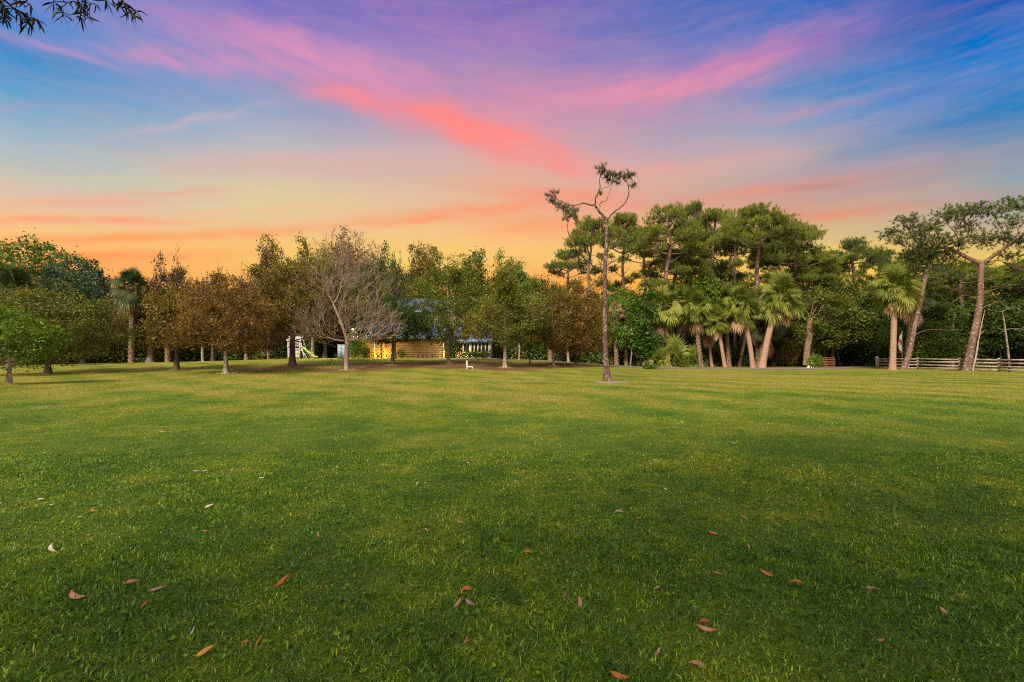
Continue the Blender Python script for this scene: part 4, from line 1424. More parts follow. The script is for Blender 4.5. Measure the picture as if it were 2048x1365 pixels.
for k in range(6):
    PROTO['pcrown%d' % k] = palm_crown(300 + k).mesh('crown', LM['palm'])
    PROTO['pskirt%d' % k] = palm_skirt(320 + k).mesh('dead_fronds', LM['dead'])
PROTO['palmetto'] = palm_crown(340, 34, 5, 85).mesh('crown', LM['palm'])

_pk = [0]


def palm(px, py, tx, ty, rad_px, r0px, label, leafm='palm', bark='palm', skirt=1.0, Yd=None, bend=0.0, dy=0.0, squash=1.0):
    p = foot(px, py) if Yd is None else onground(px, Yd)
    s = p.y / F
    top = at(tx, ty, p.y) - p
    top.y = dy
    t = empty('cabbage_palm', p, label, 'palm', 'cabbage palms')
    b = MB()
    n = 22
    q = np.linspace(0, 1, n)
    xs_ = top.x * q + bend * np.sin(q * math.pi)
    P = np.stack([xs_, dy * q, top.z * q - .05], 1)
    rad_px *= .94
    ty -= 12
    rr = r0px * .66 * s / 2 * (1 - .12 * q) * (1 + .35 * np.exp(-q * n / 1.3))
    rr = rr * (1 + .02 * np.sin(q * 60))
    b.path(P, rr, 12)
    if bark == 'boots':   # stubs of old frond bases, criss-crossed up the trunk
        m = 110
        z = np.linspace(.04, .98, m)
        a = np.arange(m) * 2.4
        c = np.stack([np.interp(z, q, P[:, 0]), np.interp(z, q, P[:, 1]), np.interp(z, q, P[:, 2])], 1)
        rd = np.stack([np.cos(a), np.sin(a), a * 0], 1)
        rr_ = np.interp(z, q, rr)[:, None]
        b.tubes(c + rd * rr_ * .7, c + rd * rr_ * 1.35 + [0, 0, .22], np.full(m, .07), np.full(m, .03), 4)
    b.obj('trunk', BK[bark], t, True)
    k = _pk[0]
    _pk[0] += 1
    c = link('crown', PROTO['pcrown%d' % (k % 6)], t)
    c.location = top
    c.scale = (rad_px * s, rad_px * s, rad_px * s * squash)
    c.rotation_euler = (0, 0, k * 1.3)
    own_mat(c, LM[leafm])
    if skirt > 0:
        c = link('dead_fronds', PROTO['pskirt%d' % (k % 6)], t)
        c.location = top - Vector((0, 0, rad_px * s * .12))
        c.scale = (rad_px * s * .85, rad_px * s * .85, rad_px * s * skirt * 1.15)
        c.rotation_euler = (0, 0, k * .7)
        own_mat(c, LM['dead'])
    return t


palm(262, 727, 264, 575, 50, 13, 'tall palm with a shaggy dry crown standing alone before the left trees', 'palmdark', 'boots', .9, Yd=62)
palm(22, 738, 28, 578, 66, 18, 'dark palm at the left edge behind the bright sapling', 'palmdark', 'boots', .3, Yd=50)
palm(335, 727, 332, 600, 26, 12, 'palm trunk with pale bands hidden in the brown trees', 'palmdark', 'boots', .5, Yd=64)
palm(1524, 734, 1562, 588, 56, 19, 'tallest leaning palm of the grove with smooth pinkish trunk and a big round crown', 'palm', 'palm', 1.0, Yd=60, bend=-.25)
palm(1506, 734, 1480, 605, 46, 14, 'palm left of the tallest leaning one, its smooth trunk leaning left', 'palm', 'palm', 1.1, Yd=61, bend=.2)
palm(1450, 732, 1434, 638, 34, 11, 'shorter palm leaning left with a slim smooth trunk', 'palm', 'palm', 1.1, Yd=62)
palm(1458, 732, 1450, 625, 36, 12, 'palm close behind the shorter left leaning palm', 'palm', 'boots', 1.1, Yd=64)
palm(1403, 731, 1394, 612, 46, 12, 'palm with rough tan trunk at the left of the grove', 'palm', 'boots', 1.1, Yd=63, bend=-.2)
palm(1516, 732, 1536, 648, 40, 14, 'short palm with a heavy brown skirt tucked behind the two leaning trunks', 'palmdark', 'boots', 1.5, Yd=65)
palm(1500, 730, 1445, 560, 48, 13, 'high palm crown peeking above the middle of the grove', 'palmdark', 'palm', .6, Yd=72)
palm(1318, 730, 1322, 612, 52, 14, 'yellowish palm with hanging tan fronds beside the green vine', 'palm', 'boots', 1.3, Yd=64)
palm(1415, 730, 1412, 575, 42, 12, 'palm crown above the rough trunked palm', 'palm', 'boots', .8, Yd=70)
palm(1785, 741, 1790, 572, 60, 17, 'straight smooth pink trunked palm at the left end of the fence', 'palm', 'palm', .8, squash=.9)
palm(1812, 738, 1826, 592, 44, 13, 'palm hidden behind the leaning pine at the left end of the fence', 'palmdark', 'boots', 1.1, Yd=58, squash=.8)
palm(1363, 731, 1366, 606, 44, 11, 'palm between the yellowish palm and the rough tan trunked palm', 'palm', 'boots', 1.2, Yd=67, bend=.2)
palm(1424, 731, 1414, 648, 32, 9, 'short slim palm right beside the rough tan trunk', 'palmdark', 'palm', 1.2, Yd=65)
palm(1478, 732, 1500, 628, 38, 9, 'slim palm leaning right, half hidden behind the smooth left leaning trunk', 'palm', 'palm', 1.3, Yd=66)
palm(1545, 731, 1590, 652, 34, 10, 'short palm with tan skirt just right of the tallest leaning trunk', 'palmdark', 'boots', 1.5, Yd=67)
palm(1252, 729, 1250, 640, 22, 10, 'small withered palm with a brown skirt, right of the lone pine trunk', 'dead', 'boots', 1.5, Yd=66)
palm(1233, 729, 1231, 620, 22, 12, 'brown shaggy trunk just right of the lone pine', 'dead', 'boots', 1.2, Yd=65)
palm(1665, 728, 1667, 640, 26, 10, 'thin trunked palm behind the red brown log pile', 'palmdark', 'boots', .9, Yd=68)
palm(1650, 729, 1648, 655, 22, 7, 'small dark palm between the booted trunk and the log pile', 'palmdark', 'boots', .8, Yd=70)
palm(1100, 727, 1103, 640, 24, 12, 'booted palm trunk under the fresh green leaves', 'palmdark', 'boots', .7, Yd=63)
palm(1137, 728, 1132, 650, 20, 8, 'pale palm trunk stub under the tan brown tree', 'palmdark', 'palm', .6, Yd=64)


def palmetto(px, Yd, wpx, hpx, label, leafm='palm'):
    p = onground(px, Yd)
    s = Yd / F
    t = empty('palmetto', p, label, 'palmetto', 'palmettos under the grove')
    c = link('crown', PROTO['palmetto'], t)
    c.location = (0, 0, .35)
    c.scale = (wpx / 2 * s, wpx / 2 * s, hpx * s * .95)
    c.rotation_euler = (0, 0, px)
    own_mat(c, LM[leafm])
    b = MB()
    b.path([(0, 0, -.05), (.03, 0, .2), (0, .02, .42)], [.2, .17, .14], 8)
    b.obj('trunk', BK['boots'], t, True)


palmetto(1350, 61.5, 105, 70, 'large fan leaved palmetto on the ground right of the vine')
palmetto(1318, 62, 60, 48, 'palmetto drooping at the foot of the vine')
palmetto(1385, 64, 60, 46, 'palmetto left of the rough tan palm trunk')
palmetto(1430, 66, 60, 40, 'dark palmetto behind the slim left leaning palms', 'palmdark')
palmetto(1472, 67, 60, 40, 'dark palmetto between the leaning palm trunks', 'palmdark')
palmetto(1633, 67, 56, 44, 'palmetto between the booted trunk and the log pile', 'palmdark')
palmetto(1845, 62, 50, 46, 'palmetto behind the fence right of the leaning pine', 'palmdark')
palmetto(1725, 72, 60, 34, 'low palmetto beyond the end of the driveway', 'palmdark')
palmetto(2020, 60, 60, 44, 'palmetto behind the fence at the right edge', 'palmdark')


# ------------------------------------------------------------------ shrubs, vine, undergrowth
def bush(name, loc, rx, ry, h, n, leaf, leafm, label, cat='shrub', seed=1, group=None, stems=7):
    r = np.random.default_rng(seed)
    t = empty(name, loc, label, cat, group)
    w = MB()
    a = r.uniform(0, 6.28, stems)
    tip = np.stack([np.cos(a) * rx * .5, np.sin(a) * ry * .5, np.full(stems, h * .7)], 1)
    w.tubes(np.zeros((stems, 3)) - [0, 0, .05], tip, np.full(stems, .02), np.full(stems, .008), 4)
    w.obj('stems', BK['dark'], t)
    C = unit(r.normal(size=(n, 3))) * (r.random((n, 1)) ** .35)
    a = np.arctan2(C[:, 1], C[:, 0])
    k = 1 + .18 * np.sin(3 * a + seed) + .1 * np.sin(7 * a + C[:, 2] * 5)
    C = C * [rx, ry, h * .5] * k[:, None] + [0, 0, h * .52]
    C += r.normal(size=C.shape) * .05
    C[:, 2] = np.maximum(C[:, 2], .03)
    c = MB()
    v, f = leafquads(C, leaf, r=r)
    c.add(v, f, np.repeat(r.random(n), 4))
    c.obj('leaves', LM[leafm], t)
    return t


bush('low_shrub', foot(1300, 739), .85, .7, .55, 1800, .09, 'green', 'small round green shrub at the lawn edge of the driveway', seed=3)
bush('garden_shrub', onground(942, 60.6), 1.3, .7, .85, 2600, .10, 'dark', 'dark low shrub under the left bay windows', seed=4, group='shrubs at the bay windows')
bush('garden_shrub', onground(966, 60.6), 1.1, .7, .9, 2300, .10, 'dark', 'dark low shrub under the right bay windows', seed=5, group='shrubs at the bay windows')
bush('garden_shrub', onground(903, 60.3), .9, .9, 2.9, 5200, .12, 'dark', 'tall black green shrub in the gap between garage wall and bay', seed=6)
bush('garden_shrub', onground(803, 60.4), .65, .5, 1.2, 900, .10, 'dark', 'small dark shrub against the siding right of the small dark tree', seed=7)
bush('bamboo_clump', onground(712, 59.0), 1.1, .9, 3.5, 5200, .13, 'bright', 'floodlit yellow green bush beside the bare tree trunk', seed=8, stems=14)
bush('garden_shrub', onground(731, 58.5), .6, .6, 1.5, 1400, .10, 'dark', 'dark shrub silhouetted against the glowing siding', seed=9)
bush('garden_shrub', onground(1630, 61), .9, .8, 1.6, 2300, .12, 'bright', 'green shrub lit from below next to the log pile', seed=10)
bush('garden_shrub', onground(1575, 66), 1.6, 1.2, 2.6, 4500, .15, 'rust', 'brown green bush beside the dark gate', seed=12)

# big-leaved vine climbing a trunk
d = DrawnTree(1288, 729, 21, Yd=62.5)
d.limb([(1288, 731), (1290, 700), (1294, 660), (1298, 620), (1300, 596)], .22, .12, 9)
t = empty('vine_clad_trunk', d.o, 'glossy big leaved green vine smothering a short trunk right of the lone pine', 'vine')
d.w.obj('trunk', BK['grey'], t, True)
r = np.random.default_rng(22)
cs = []
s = d.o.y / F
for (px, py, rx, ry, n) in ((1296, 592, 16, 10, 220), (1280, 616, 22, 12, 260), (1300, 625, 14, 16, 200), (1282, 650, 22, 16, 380), (1275, 672, 24, 18, 520), (1308, 680, 24, 18, 560), (1285, 700, 24, 16, 360), (1300, 712, 22, 14, 260), (1268, 690, 14, 12, 200)):
    c = d.loc(px, py, -.5)
    m = unit(r.normal(size=(n, 3))) * (r.random((n, 1)) ** .4)
    cs.append(c + m * [rx * s, .8, ry * s])
cs = np.concatenate(cs)
c = MB()
v, f = leafquads(cs, .30, up=.8, aspect=.85, r=r)
c.add(v, f, np.repeat(np.clip(r.random(len(cs)) * .7 + .3 * (cs[:, 1] < -.6), 0, 1), 4))
c.obj('leaves', LM['vine'], t)

# dark undergrowth of the wood: nobody could count it
r = np.random.default_rng(31)
C = []
def thicket(x0, x1, y0, y1, n, h):
    x = r.uniform(x0, x1, n)
    y = r.uniform(y0, y1, n)
    hh = h * (.55 + .45 * (np.sin(x * .9 + np.sin(y)) * np.sin(x * .37 + 2) + 1) / 2)
    z = gz(x, y) + hh * r.random(n) ** 1.2
    C.append(np.stack([x, y, z], 1))
thicket(-95, -28, 68, 78, 42000, 4.2)
thicket(-30, -19, 86, 92, 9000, 4.5)
thicket(-3, 12, 68, 78, 20000, 4.2)
thicket(12, 40, 67, 76, 34000, 4.0)
thicket(40, 52, 70, 80, 15000, 4.5)
thicket(48, 100, 60, 72, 42000, 4.2)
C = np.concatenate(C)
b = MB()
v, f = leafquads(C, .34, r=r)
b.add(v, f, np.repeat(r.random(len(C)), 4))
tag(b.obj('undergrowth', LM['fern']), kind='stuff')
# the far wood seen only as dark mass between trunks
C = []
thicket(-150, 150, 100, 118, 60000, 10)
C = np.concatenate(C)
b = MB()
v, f = leafquads(C, .95, r=r)
b.add(v, f, np.repeat(r.random(len(C)), 4))
tag(b.obj('distant_wood', LM['dark']), kind='stuff')

# thin trunks in the gloom of the wood
TR = [(405, 66, 14, 'pale thin trunk in the dark wood behind the russet tree'), (493, 68, 13, 'reddish trunk in the dark wood left of the play tower'), (538, 68, 9, 'slim trunk in the dark wood beside the play tower'),
      (622, 70, 11, 'straight reddish trunk right of the yellow slide'), (646, 78, 9, 'slim trunk in the dark gap left of the grey panel'), (1037, 66, 8, 'pale slim trunk right of the bay windows'),
      (1020, 72, 9, 'grey trunk in the shade right of the bay windows'), (1070, 72, 14, 'leaning trunk in the dark gap under the fresh green leaves'), (1475, 70, 9, 'dark trunk standing in shade between the left leaning palms and the grove centre'),
      (1262, 66, 12, 'pale twin trunk beside the withered palm'), (1680, 69, 11, 'greyish trunk right of the log pile'), (1715, 78, 8, 'slim pale trunk beyond the driveway end'),
      (1898, 60, 18, 'thick lichen covered trunk behind the fence between the big pines'), (1872, 62, 9, 'thin trunk behind the fence left of the lichen covered one'), (1975, 62, 10, 'dim trunk behind the fence right of the pale snag'),
      (2004, 60, 14, 'mossy curved trunk behind the fence near the right edge'), (1862, 66, 8, 'faint slim trunk in shade behind the fence right of the leaning pine'), (1545, 68, 8, 'slim trunk in shade right of the leaning palm foot')]
r = np.random.default_rng(41)
for px, Yd, h, lab in TR:
    p = onground(px, Yd)
    t = empty('wood_tree', p, lab, 'tree', 'trunks in the wood')
    s = r.uniform(.9, 1.5)
    w = .10 * s if 'thick' not in lab else .38
    ln = r.normal() * .5
    T = [np.array([ln * (q / 6) + .12 * math.sin(q + px), .1 * math.sin(q * .7), q - .05]) for q in np.linspace(0, 6.5, 12)]
    b = MB()
    b.path(T, np.linspace(w * 1.25, w * .6, 12), 9)
    for k in range(5):
        q = r.integers(5, 11)
        a = r.uniform(0, 6.28)
        b.tubes([T[q]], [T[q] + np.array([math.cos(a), math.sin(a), .6]) * r.uniform(.6, 1.4)], [w * .35], [.012], 4)
    b.obj('trunk', BK['pine' if 'reddish' in lab else ('pale' if ('pale' in lab or 'lichen' in lab or 'mossy' in lab) else 'grey')], t, True)
    n = 1600
    C = unit(r.normal(size=(n, 3))) * (r.random((n, 1)) ** .4) * [1.7, 1.5, 1.4] + [ln, 0, 6.3]
    c = MB()
    v, f = leafquads(C, .26, r=r)
    c.add(v, f, np.repeat(r.random(n), 4))
    c.obj('crown', LM['dark'], t)


# ------------------------------------------------------------------ house
def siding(mb, a, b_, z0, z1, nrm, board=.25):
    """lapped boards on the wall from a to b (xy), facing nrm"""
    n = max(1, int(round((z1 - z0) / board)))
    h = (z1 - z0) / n
    a, b_, nr = Vector(a), Vector(b_), Vector(nrm)
    for k in range(n):
        lo_, hi_ = z0 + k * h, z0 + (k + 1) * h
        o = .036
        v = [(a.x, a.y, hi_), (b_.x, b_.y, hi_), (b_.x + nr.x * o, b_.y + nr.y * o, lo_), (a.x + nr.x * o, a.y + nr.y * o, lo_), (b_.x, b_.y, lo_), (a.x, a.y, lo_)]
        mb.add(v, [(0, 1, 2, 3), (3, 2, 4, 5)])
    return mb


m_side = plain('yellow_siding', (.21, .135, .05), (.165, .105, .038), .6, 2.0)
m_cream = plain('cream_siding', (.50, .39, .25), (.42, .33, .21), .6, 2.0)
m_trim = plain('white_trim', (.50, .47, .38), (.42, .39, .31), .5, 3.0)
m_roof = plain('blue_grey_metal_roof', (.13, .20, .32), (.09, .14, .23), .38, .8, spec=.5, metal=.35)
m_slab = plain('concrete_slab', (.40, .37, .33), None, .9, 3)
m_dark = plain('dark_recess', (.02, .02, .022), None, .6, 3)
m_glass, N, out = mat('window_glass')
gb = principled(N, out, (.012, .015, .02, 1), .06, .6)
m_glow, N, out = mat('lamp_glow')
em = N.n('ShaderNodeEmission')
em.inputs[0].default_value = (1, .78, .32, 1)
em.inputs[1].default_value = 14
N.t.links.new(em.outputs[0], out.inputs[0])


def seam_roof(name, x0, x1, ye, ze, yr, zr, yb, parent, over=.35):
    """gable roof of standing-seam metal, ridge along x"""
    b = MB()
    th = .08
    v = [(x0 - over, ye, ze), (x1 + over, ye, ze), (x1 + over, yr, zr), (x0 - over, yr, zr), (x1 + over, yb, ze), (x0 - over, yb, ze)]
    v2 = [(x, y, z - th) for x, y, z in v]
    b.add(v + v2, [(0, 1, 2, 3), (3, 2, 4, 5), (6, 9, 8, 7), (9, 11, 10, 8), (0, 6, 7, 1), (5, 4, 10, 11)])
    b.add([v[0], v[3], v[5], v2[0], v2[3], v2[5]], [(0, 1, 4, 3), (1, 2, 5, 4)])
    b.add([v[1], v[2], v[4], v2[1], v2[2], v2[4]], [(0, 3, 4, 1), (1, 4, 5, 2)])
    n = int((x1 - x0 + 2 * over) / .45)
    for k in range(n + 1):
        x = x0 - over + .02 + k * (x1 - x0 + 2 * over - .04) / n
        b.beam((x, ye + .01, ze + .02), (x, yr, zr + .02), .035, .05)
        b.beam((x, yr, zr + .02), (x, yb, ze + .02), .035, .05)
    return b.obj(name, m_roof, parent)


house = empty('house', (0, 0, 0), 'low yellow sided house with blue grey metal roofs half hidden by the trees', 'house')
gx0, gx1, gy0, gy1 = -20.4, -8.65, 62.0, 72.0
zb = 1.12
we = 3.75
# garage wing walls
b = MB()
for (x0, x1) in ((gx0, -16.62), (-16.42, gx1)):
    siding(b, (x0, gy0, 0), (x1, gy0, 0), zb, we, (0, -1, 0))
siding(b, (gx1, gy0, 0), (gx1, gy1, 0), zb, we, (1, 0, 0))
siding(b, (gx0, gy1, 0), (gx0, gy0, 0), zb, we, (-1, 0, 0))
for xx in (gx0, gx1):   # gable triangles
    b.add([(xx, gy0, we), (xx, gy1, we), (xx, 67.0, 5.85)], [(0, 1, 2)])
b.obj('wall', m_side, house)
b = MB()
b.box(-16.62, -16.42, gy0 - .03, gy0 + .12, zb, we)
b.obj('drainpipe', m_dark, house)
for x in (gx0, gx1):
    b = MB()
    b.box(x - .07, x + .07, gy0 - .09, gy0 + .05, zb, we)
    b.obj('corner_trim', m_trim, house)
b = MB()
b.box(-17.42, -17.34, gy0 - .10, gy0 - .06, zb, we - .5)
b.obj('downpipe', m_trim, house)
b = MB()
b.box(gx0 - .3, gx1 + .3, gy0 - .52, gy0 - .47, we - .14, we + .04)
b.obj('gutter', m_trim, house)
seam_roof('roof', gx0, gx1, 61.45, we + .02, 67.0, 6.0, 72.55, house)
# two-storey block behind
b = MB()
mx0, mx1, my0, my1 = -17.6, -8.4, 73.0, 84.0
siding(b, (mx0, my0, 0), (mx1, my0, 0), zb, 8.0, (0, -1, 0), .2)
siding(b, (mx1, my0, 0), (mx1, my1, 0), zb, 8.0, (1, 0, 0), .2)
siding(b, (mx0, my1, 0), (mx0, my0, 0), zb, 8.0, (-1, 0, 0), .2)
for xx in (mx0, mx1):
    b.add([(xx, my0, 8.0), (xx, my1, 8.0), (xx, 78.5, 10.4)], [(0, 1, 2)])
b.obj('upper_wall', m_cream, house)
seam_roof('roof', mx0, mx1, 72.3, 7.95, 78.5, 10.6, 84.7, house, .5)
for x in (-15.5, -13, -10.5):
    f = MB()
    f.box(x - .6, x + .6, my0 - .07, my0 - .03, 5.9, 7.3)
    fo = f.obj('window', m_trim, house)
    p = MB()
    p.box(x - .5, x + .5, my0 - .09, my0 - .072, 6.0, 7.2)
    p.obj('pane', m_glass, fo)
# bay wing with tall windows
bx0, bx1 = -7.2, -2.75
b = MB()
siding(b, (bx0, 62.0, 0), (bx1, 62.0, 0), zb + .05, zb + .85, (0, -1, 0), .16)
b.box(bx0, bx1, 62.0, 62.1, 3.1, 3.3)
siding(b, (bx1, 62.0, 0), (bx1, 71.0, 0), zb, 3.3, (1, 0, 0))
siding(b, (bx0, 71.0, 0), (bx0, 62.0, 0), zb, 3.3, (-1, 0, 0))
for xx in (bx0, bx1):
    b.add([(xx, 62.0, 3.3), (xx, 71.0, 3.3), (xx, 66.5, 5.2)], [(0, 1, 2)])
b.obj('bay_wall', m_cream, house)
posts = [-7.1, -6.15, -5.25, -4.75, -4.3, -3.85, -3.35, -2.85]
for k, x in enumerate(posts):
    f = MB()
    w = .16 if k in (0, 2, 7) else .08
    f.box(x - w, x + w, 61.93, 62.08, zb + .85, 3.1)
    f.obj('window_post', m_trim, house)
for xa, xb in zip(posts[:-1], posts[1:]):
    f = MB()
    f.box(xa, xb, 62.03, 62.05, zb + .85, 3.1)
    f.obj('pane', m_glass, house)
seam_roof('roof', bx0, bx1, 61.4, 3.32, 66.5, 5.35, 71.6, house)
b = MB()
b.box(-8.3, -1.9, 59.6, 62.0, .92, 1.17)
b.obj('porch_slab', m_slab, house)
b = MB()
b.box(-20.6, -8.3, 61.0, 62.0, .9, 1.13)
b.obj('apron', m_slab, house)
# lit passage edge right of the garage wall
b = MB()
siding(b, (-8.45, 62.6, 0), (-7.95, 62.6, 0), zb, 3.3, (0, -1, 0))
b.obj('passage_wall', m_side, house)


def lamp_obj(name, loc, label, energy, col=(1, .72, .25), r_=.05, spot=None, aim=None, size=.09, group=None):
    t = empty(name, loc, label, 'lamp', group)
    b = MB()
    b.box(-size, size, .02, .10, -size, size)
    b.obj('housing', m_dark, t)
    b = MB()
    b.path([(0, 0, -size * .6), (0, 0, -size * .2), (0, 0, size * .4), (0, 0, size * .7)], [size * .35, size * .75, size * .7, size * .3], 10)
    b.obj('bulb', m_glow, t)
    ld = bpy.data.lights.new(name, 'SPOT' if spot else 'POINT')
    ld.energy = energy
    ld.color = col
    ld.shadow_soft_size = r_
    if spot:
        ld.spot_size = R(spot)
        ld.spot_blend = .6
    lo_ = bpy.data.objects.new('lamp_light', ld)
    COL.objects.link(lo_)
    lo_.parent = t
    lo_.location = (0, -.18, 0)
    if aim:
        dv = Vector(aim) - (Vector(loc) + Vector((0, -.18, 0)))
        lo_.rotation_euler = dv.to_track_quat('-Z', 'Y').to_euler()
    return t


lamp_obj('wall_lamp', (-19.85, 61.2, 4.75), 'glowing yellow flood lamp high on the corner of the yellow house', 1500, r_=.06, size=.16)
lamp_obj('up_light', (-17.0, 61.3, 1.45), 'low lamp washing the siding amber left of the small dark tree', 120, col=(1, .55, .08), size=.05, group='low lamps along the house')
lamp_obj('up_light', (-15.9, 61.4, 1.45), 'low lamp at the foot of the brightest amber siding beside the dark drainpipe', 170, col=(1, .6, .08), size=.05, group='low lamps along the house')
lamp_obj('up_light', (-8.2, 61.8, 1.5), 'lamp glowing on the narrow yellow wall strip right of the garage', 110, col=(1, .8, .2), size=.05, group='low lamps along the house')
lamp_obj('up_light', (-5.6, 61.2, 1.55), 'lamp lighting the bay windows from below', 120, col=(1, .7, .2), size=.04, group='low lamps along the house')
_p = onground(1617, 60.2)
lamp_obj('garden_light', (_p.x, _p.y, _p.z + .14), 'small bright yellow garden light on the grass beside the log pile', 60, col=(1, .8, .35), size=.09)

# ------------------------------------------------------------------ log stools by the wall
m_log = plain('log_bark', (.09, .045, .03), (.15, .085, .055), .9, 8, bstr=.8)
m_end = plain('log_end', (.34, .22, .13), (.26, .16, .09), .85, 12)
for k, (px, h, rr, lab) in enumerate(((834, .50, .22, 'dark log stool, first of the row from the left'), (843, .44, .24, 'short log stool, second of the row from the left'), (851, .40, .22, 'lowest log stool, third of the row from the left'), (862, .52, .26, 'widest log stool at the right end of the row'))):
    p = onground(px, 60.6)
    p.z = max(p.z, .9)
    t = empty('log_stool', p, lab, 'log stool', 'log stools by the siding')
    b = MB()
    b.path([(0, 0, -.05), (0, 0, h * .5), (.01, 0, h)], [rr * 1.08, rr, rr * 1.02], 14, cap=False)
    b.obj('log', m_log, t, True)
    b = MB()
    v = [(rr * .98 * math.cos(a * math.pi / 7) + .01, rr * .98 * math.sin(a * math.pi / 7), h + .005) for a in range(14)]
    b.add(v, [tuple(range(14))])
    b.obj('cut_end', m_end, t)

# ------------------------------------------------------------------ grey cabinet
p = onground(686, 59.5)
t = empty('utility_cabinet', p, 'grey upright cabinet left of the bare tree trunk', 'cabinet')
m_cab = plain('grey_painted_metal', (.30, .34, .38), (.25, .29, .33), .5, 3)
b = MB()
b.box(-.55, .55, -.3, .3, 0, 1.65)
b.obj('body', m_cab, t)
b = MB()
b.box(-.60, .60, -.35, .35, 1.652, 1.70)
b.obj('lid', m_cab, t)
b = MB()
b.box(-.50, -.02, -.325, -.302, .08, 1.58)
b.obj('door', m_cab, t)
b = MB()
b.box(.02, .50, -.325, -.302, .08, 1.58)
b.obj('door', m_cab, t)
b = MB()
b.box(-.09, -.06, -.36, -.327, .75, .95)
b.obj('handle', m_trim, t)

# ------------------------------------------------------------------ play tower with slide
m_pw = plain('white_play_timber', (.50, .52, .55), (.42, .44, .48), .6, 5)
m_sl = plain('lime_slide_plastic', (.36, .41, .10), (.31, .36, .08), .35, 2, spec=.5)
p = onground(592, 63.0)
t = empty('play_tower', p, 'white grey wooden play tower with a lime yellow slide beside the black trunk', 'playset')
b = MB()
for x in (-.75, .75):
    for y in (-.6, .6):
        b.beam((x, y, 0), (x, y, 2.35), .1, .1)
b.obj('posts', m_pw, t)
b = MB()
b.box(-.8, .8, -.65, .65, 1.25, 1.33)
b.obj('deck', m_pw, t)
b = MB()
for k in range(6):
    b.box(-.70, .70, -.66, -.62, .1 + k * .18, .1 + k * .18 + .15)
b.obj('lower_panel', m_pw, t)
b = MB()
for z in (1.55, 1.8, 2.02):
    b.box(-.75, .75, -.66, -.62, z, z + .09)
    b.box(-.82, -.78, -.6, .6, z, z + .09)
b.obj('railing', m_pw, t)
b = MB()
b.add([(-.95, -.8, 2.32), (.95, -.8, 2.32), (.95, 0, 2.85), (-.95, 0, 2.85), (.95, .8, 2.32), (-.95, .8, 2.32)], [(0, 1, 2, 3), (3, 2, 4, 5)])
b.add([(-.95, -.8, 2.26), (.95, -.8, 2.26), (.95, 0, 2.79), (-.95, 0, 2.79), (.95, .8, 2.26), (-.95, .8, 2.26)], [(3, 2, 1, 0), (5, 4, 2, 3)])
b.obj('roof', m_pw, t)
b = MB()
for s in (-.45, .45):
    b.beam((.8, s, 1.3), (1.75, s * 1.6, 0), .09, .09)
    b.beam((.75, s, 2.3), (1.35, s * 1.6, 0.0), .09, .09)
b.beam((1.2, -.6, .62), (1.2, .6, .62), .07, .07)
b.obj('brace', m_pw, t)
b = MB()
prof = [(.8, 1.42), (1.05, 1.36), (1.6, .95), (2.2, .42), (2.55, .18), (2.9, .12)]
for (x0, z0), (x1, z1) in zip(prof[:-1], prof[1:]):
    for (ya, yb, za) in ((-.62, -.24, 0), (-.64, -.60, .14), (-.26, -.22, .14)):
        v = [(x0, ya, z0), (x1, ya, z1), (x1, yb, z1), (x0, yb, z0), (x0, ya, z0 + .03 + za), (x1, ya, z1 + .03 + za), (x1, yb, z1 + .03 + za), (x0, yb, z0 + .03 + za)]
        b.add(v, [(0, 3, 2, 1), (4, 5, 6, 7), (0, 1, 5, 4), (2, 3, 7, 6), (0, 4, 7, 3), (1, 2, 6, 5)])
b.obj('slide', m_sl, t)

# ------------------------------------------------------------------ white pipe in the lawn
m_pvc = plain('white_pvc', (.72, .70, .66), (.64, .62, .58), .35, 4, spec=.5)
p = foot(934, 738)
t = empty('vent_pipe', p, 'white plastic standpipe bent in an L on the leaf litter', 'pipe')
b = MB()
b.path([(0, 0, -.05), (0, 0, .3), (0, 0, .68)], [.055] * 3, 12)
b.obj('standpipe', m_pvc, t, True)
b = MB()
b.path([(0.05, 0, .16), (.25, 0, .16), (.46, 0, .16), (.5, 0, .12), (.5, 0, -.03)], [.05] * 5, 12)
b.obj('elbow', m_pvc, t, True)
b = MB()
b.path([(0, 0, .62), (0, 0, .64), (0, 0, .71), (0, 0, .72)], [.058, .072, .072, .04], 12)
b.obj('cap', m_pvc, t, True)

# ------------------------------------------------------------------ board fence at the right
m_fw, N, out = mat('weathered_boards')
tc = N.n('ShaderNodeTexCoord')
n1 = N.noise(tc.outputs['Object'], 1.8, 5, .7)
n2 = N.noise(tc.outputs['Object'], 9, 4, .7)
c = N.mix(N.rng(n1, .4, .6), (.17, .12, .095, 1), (.34, .28, .23, 1))
c = N.mix(N.rng(n2, .58, .66), c, (.55, .52, .48, 1))
principled(N, out, c, .9, .2, n2, .5)


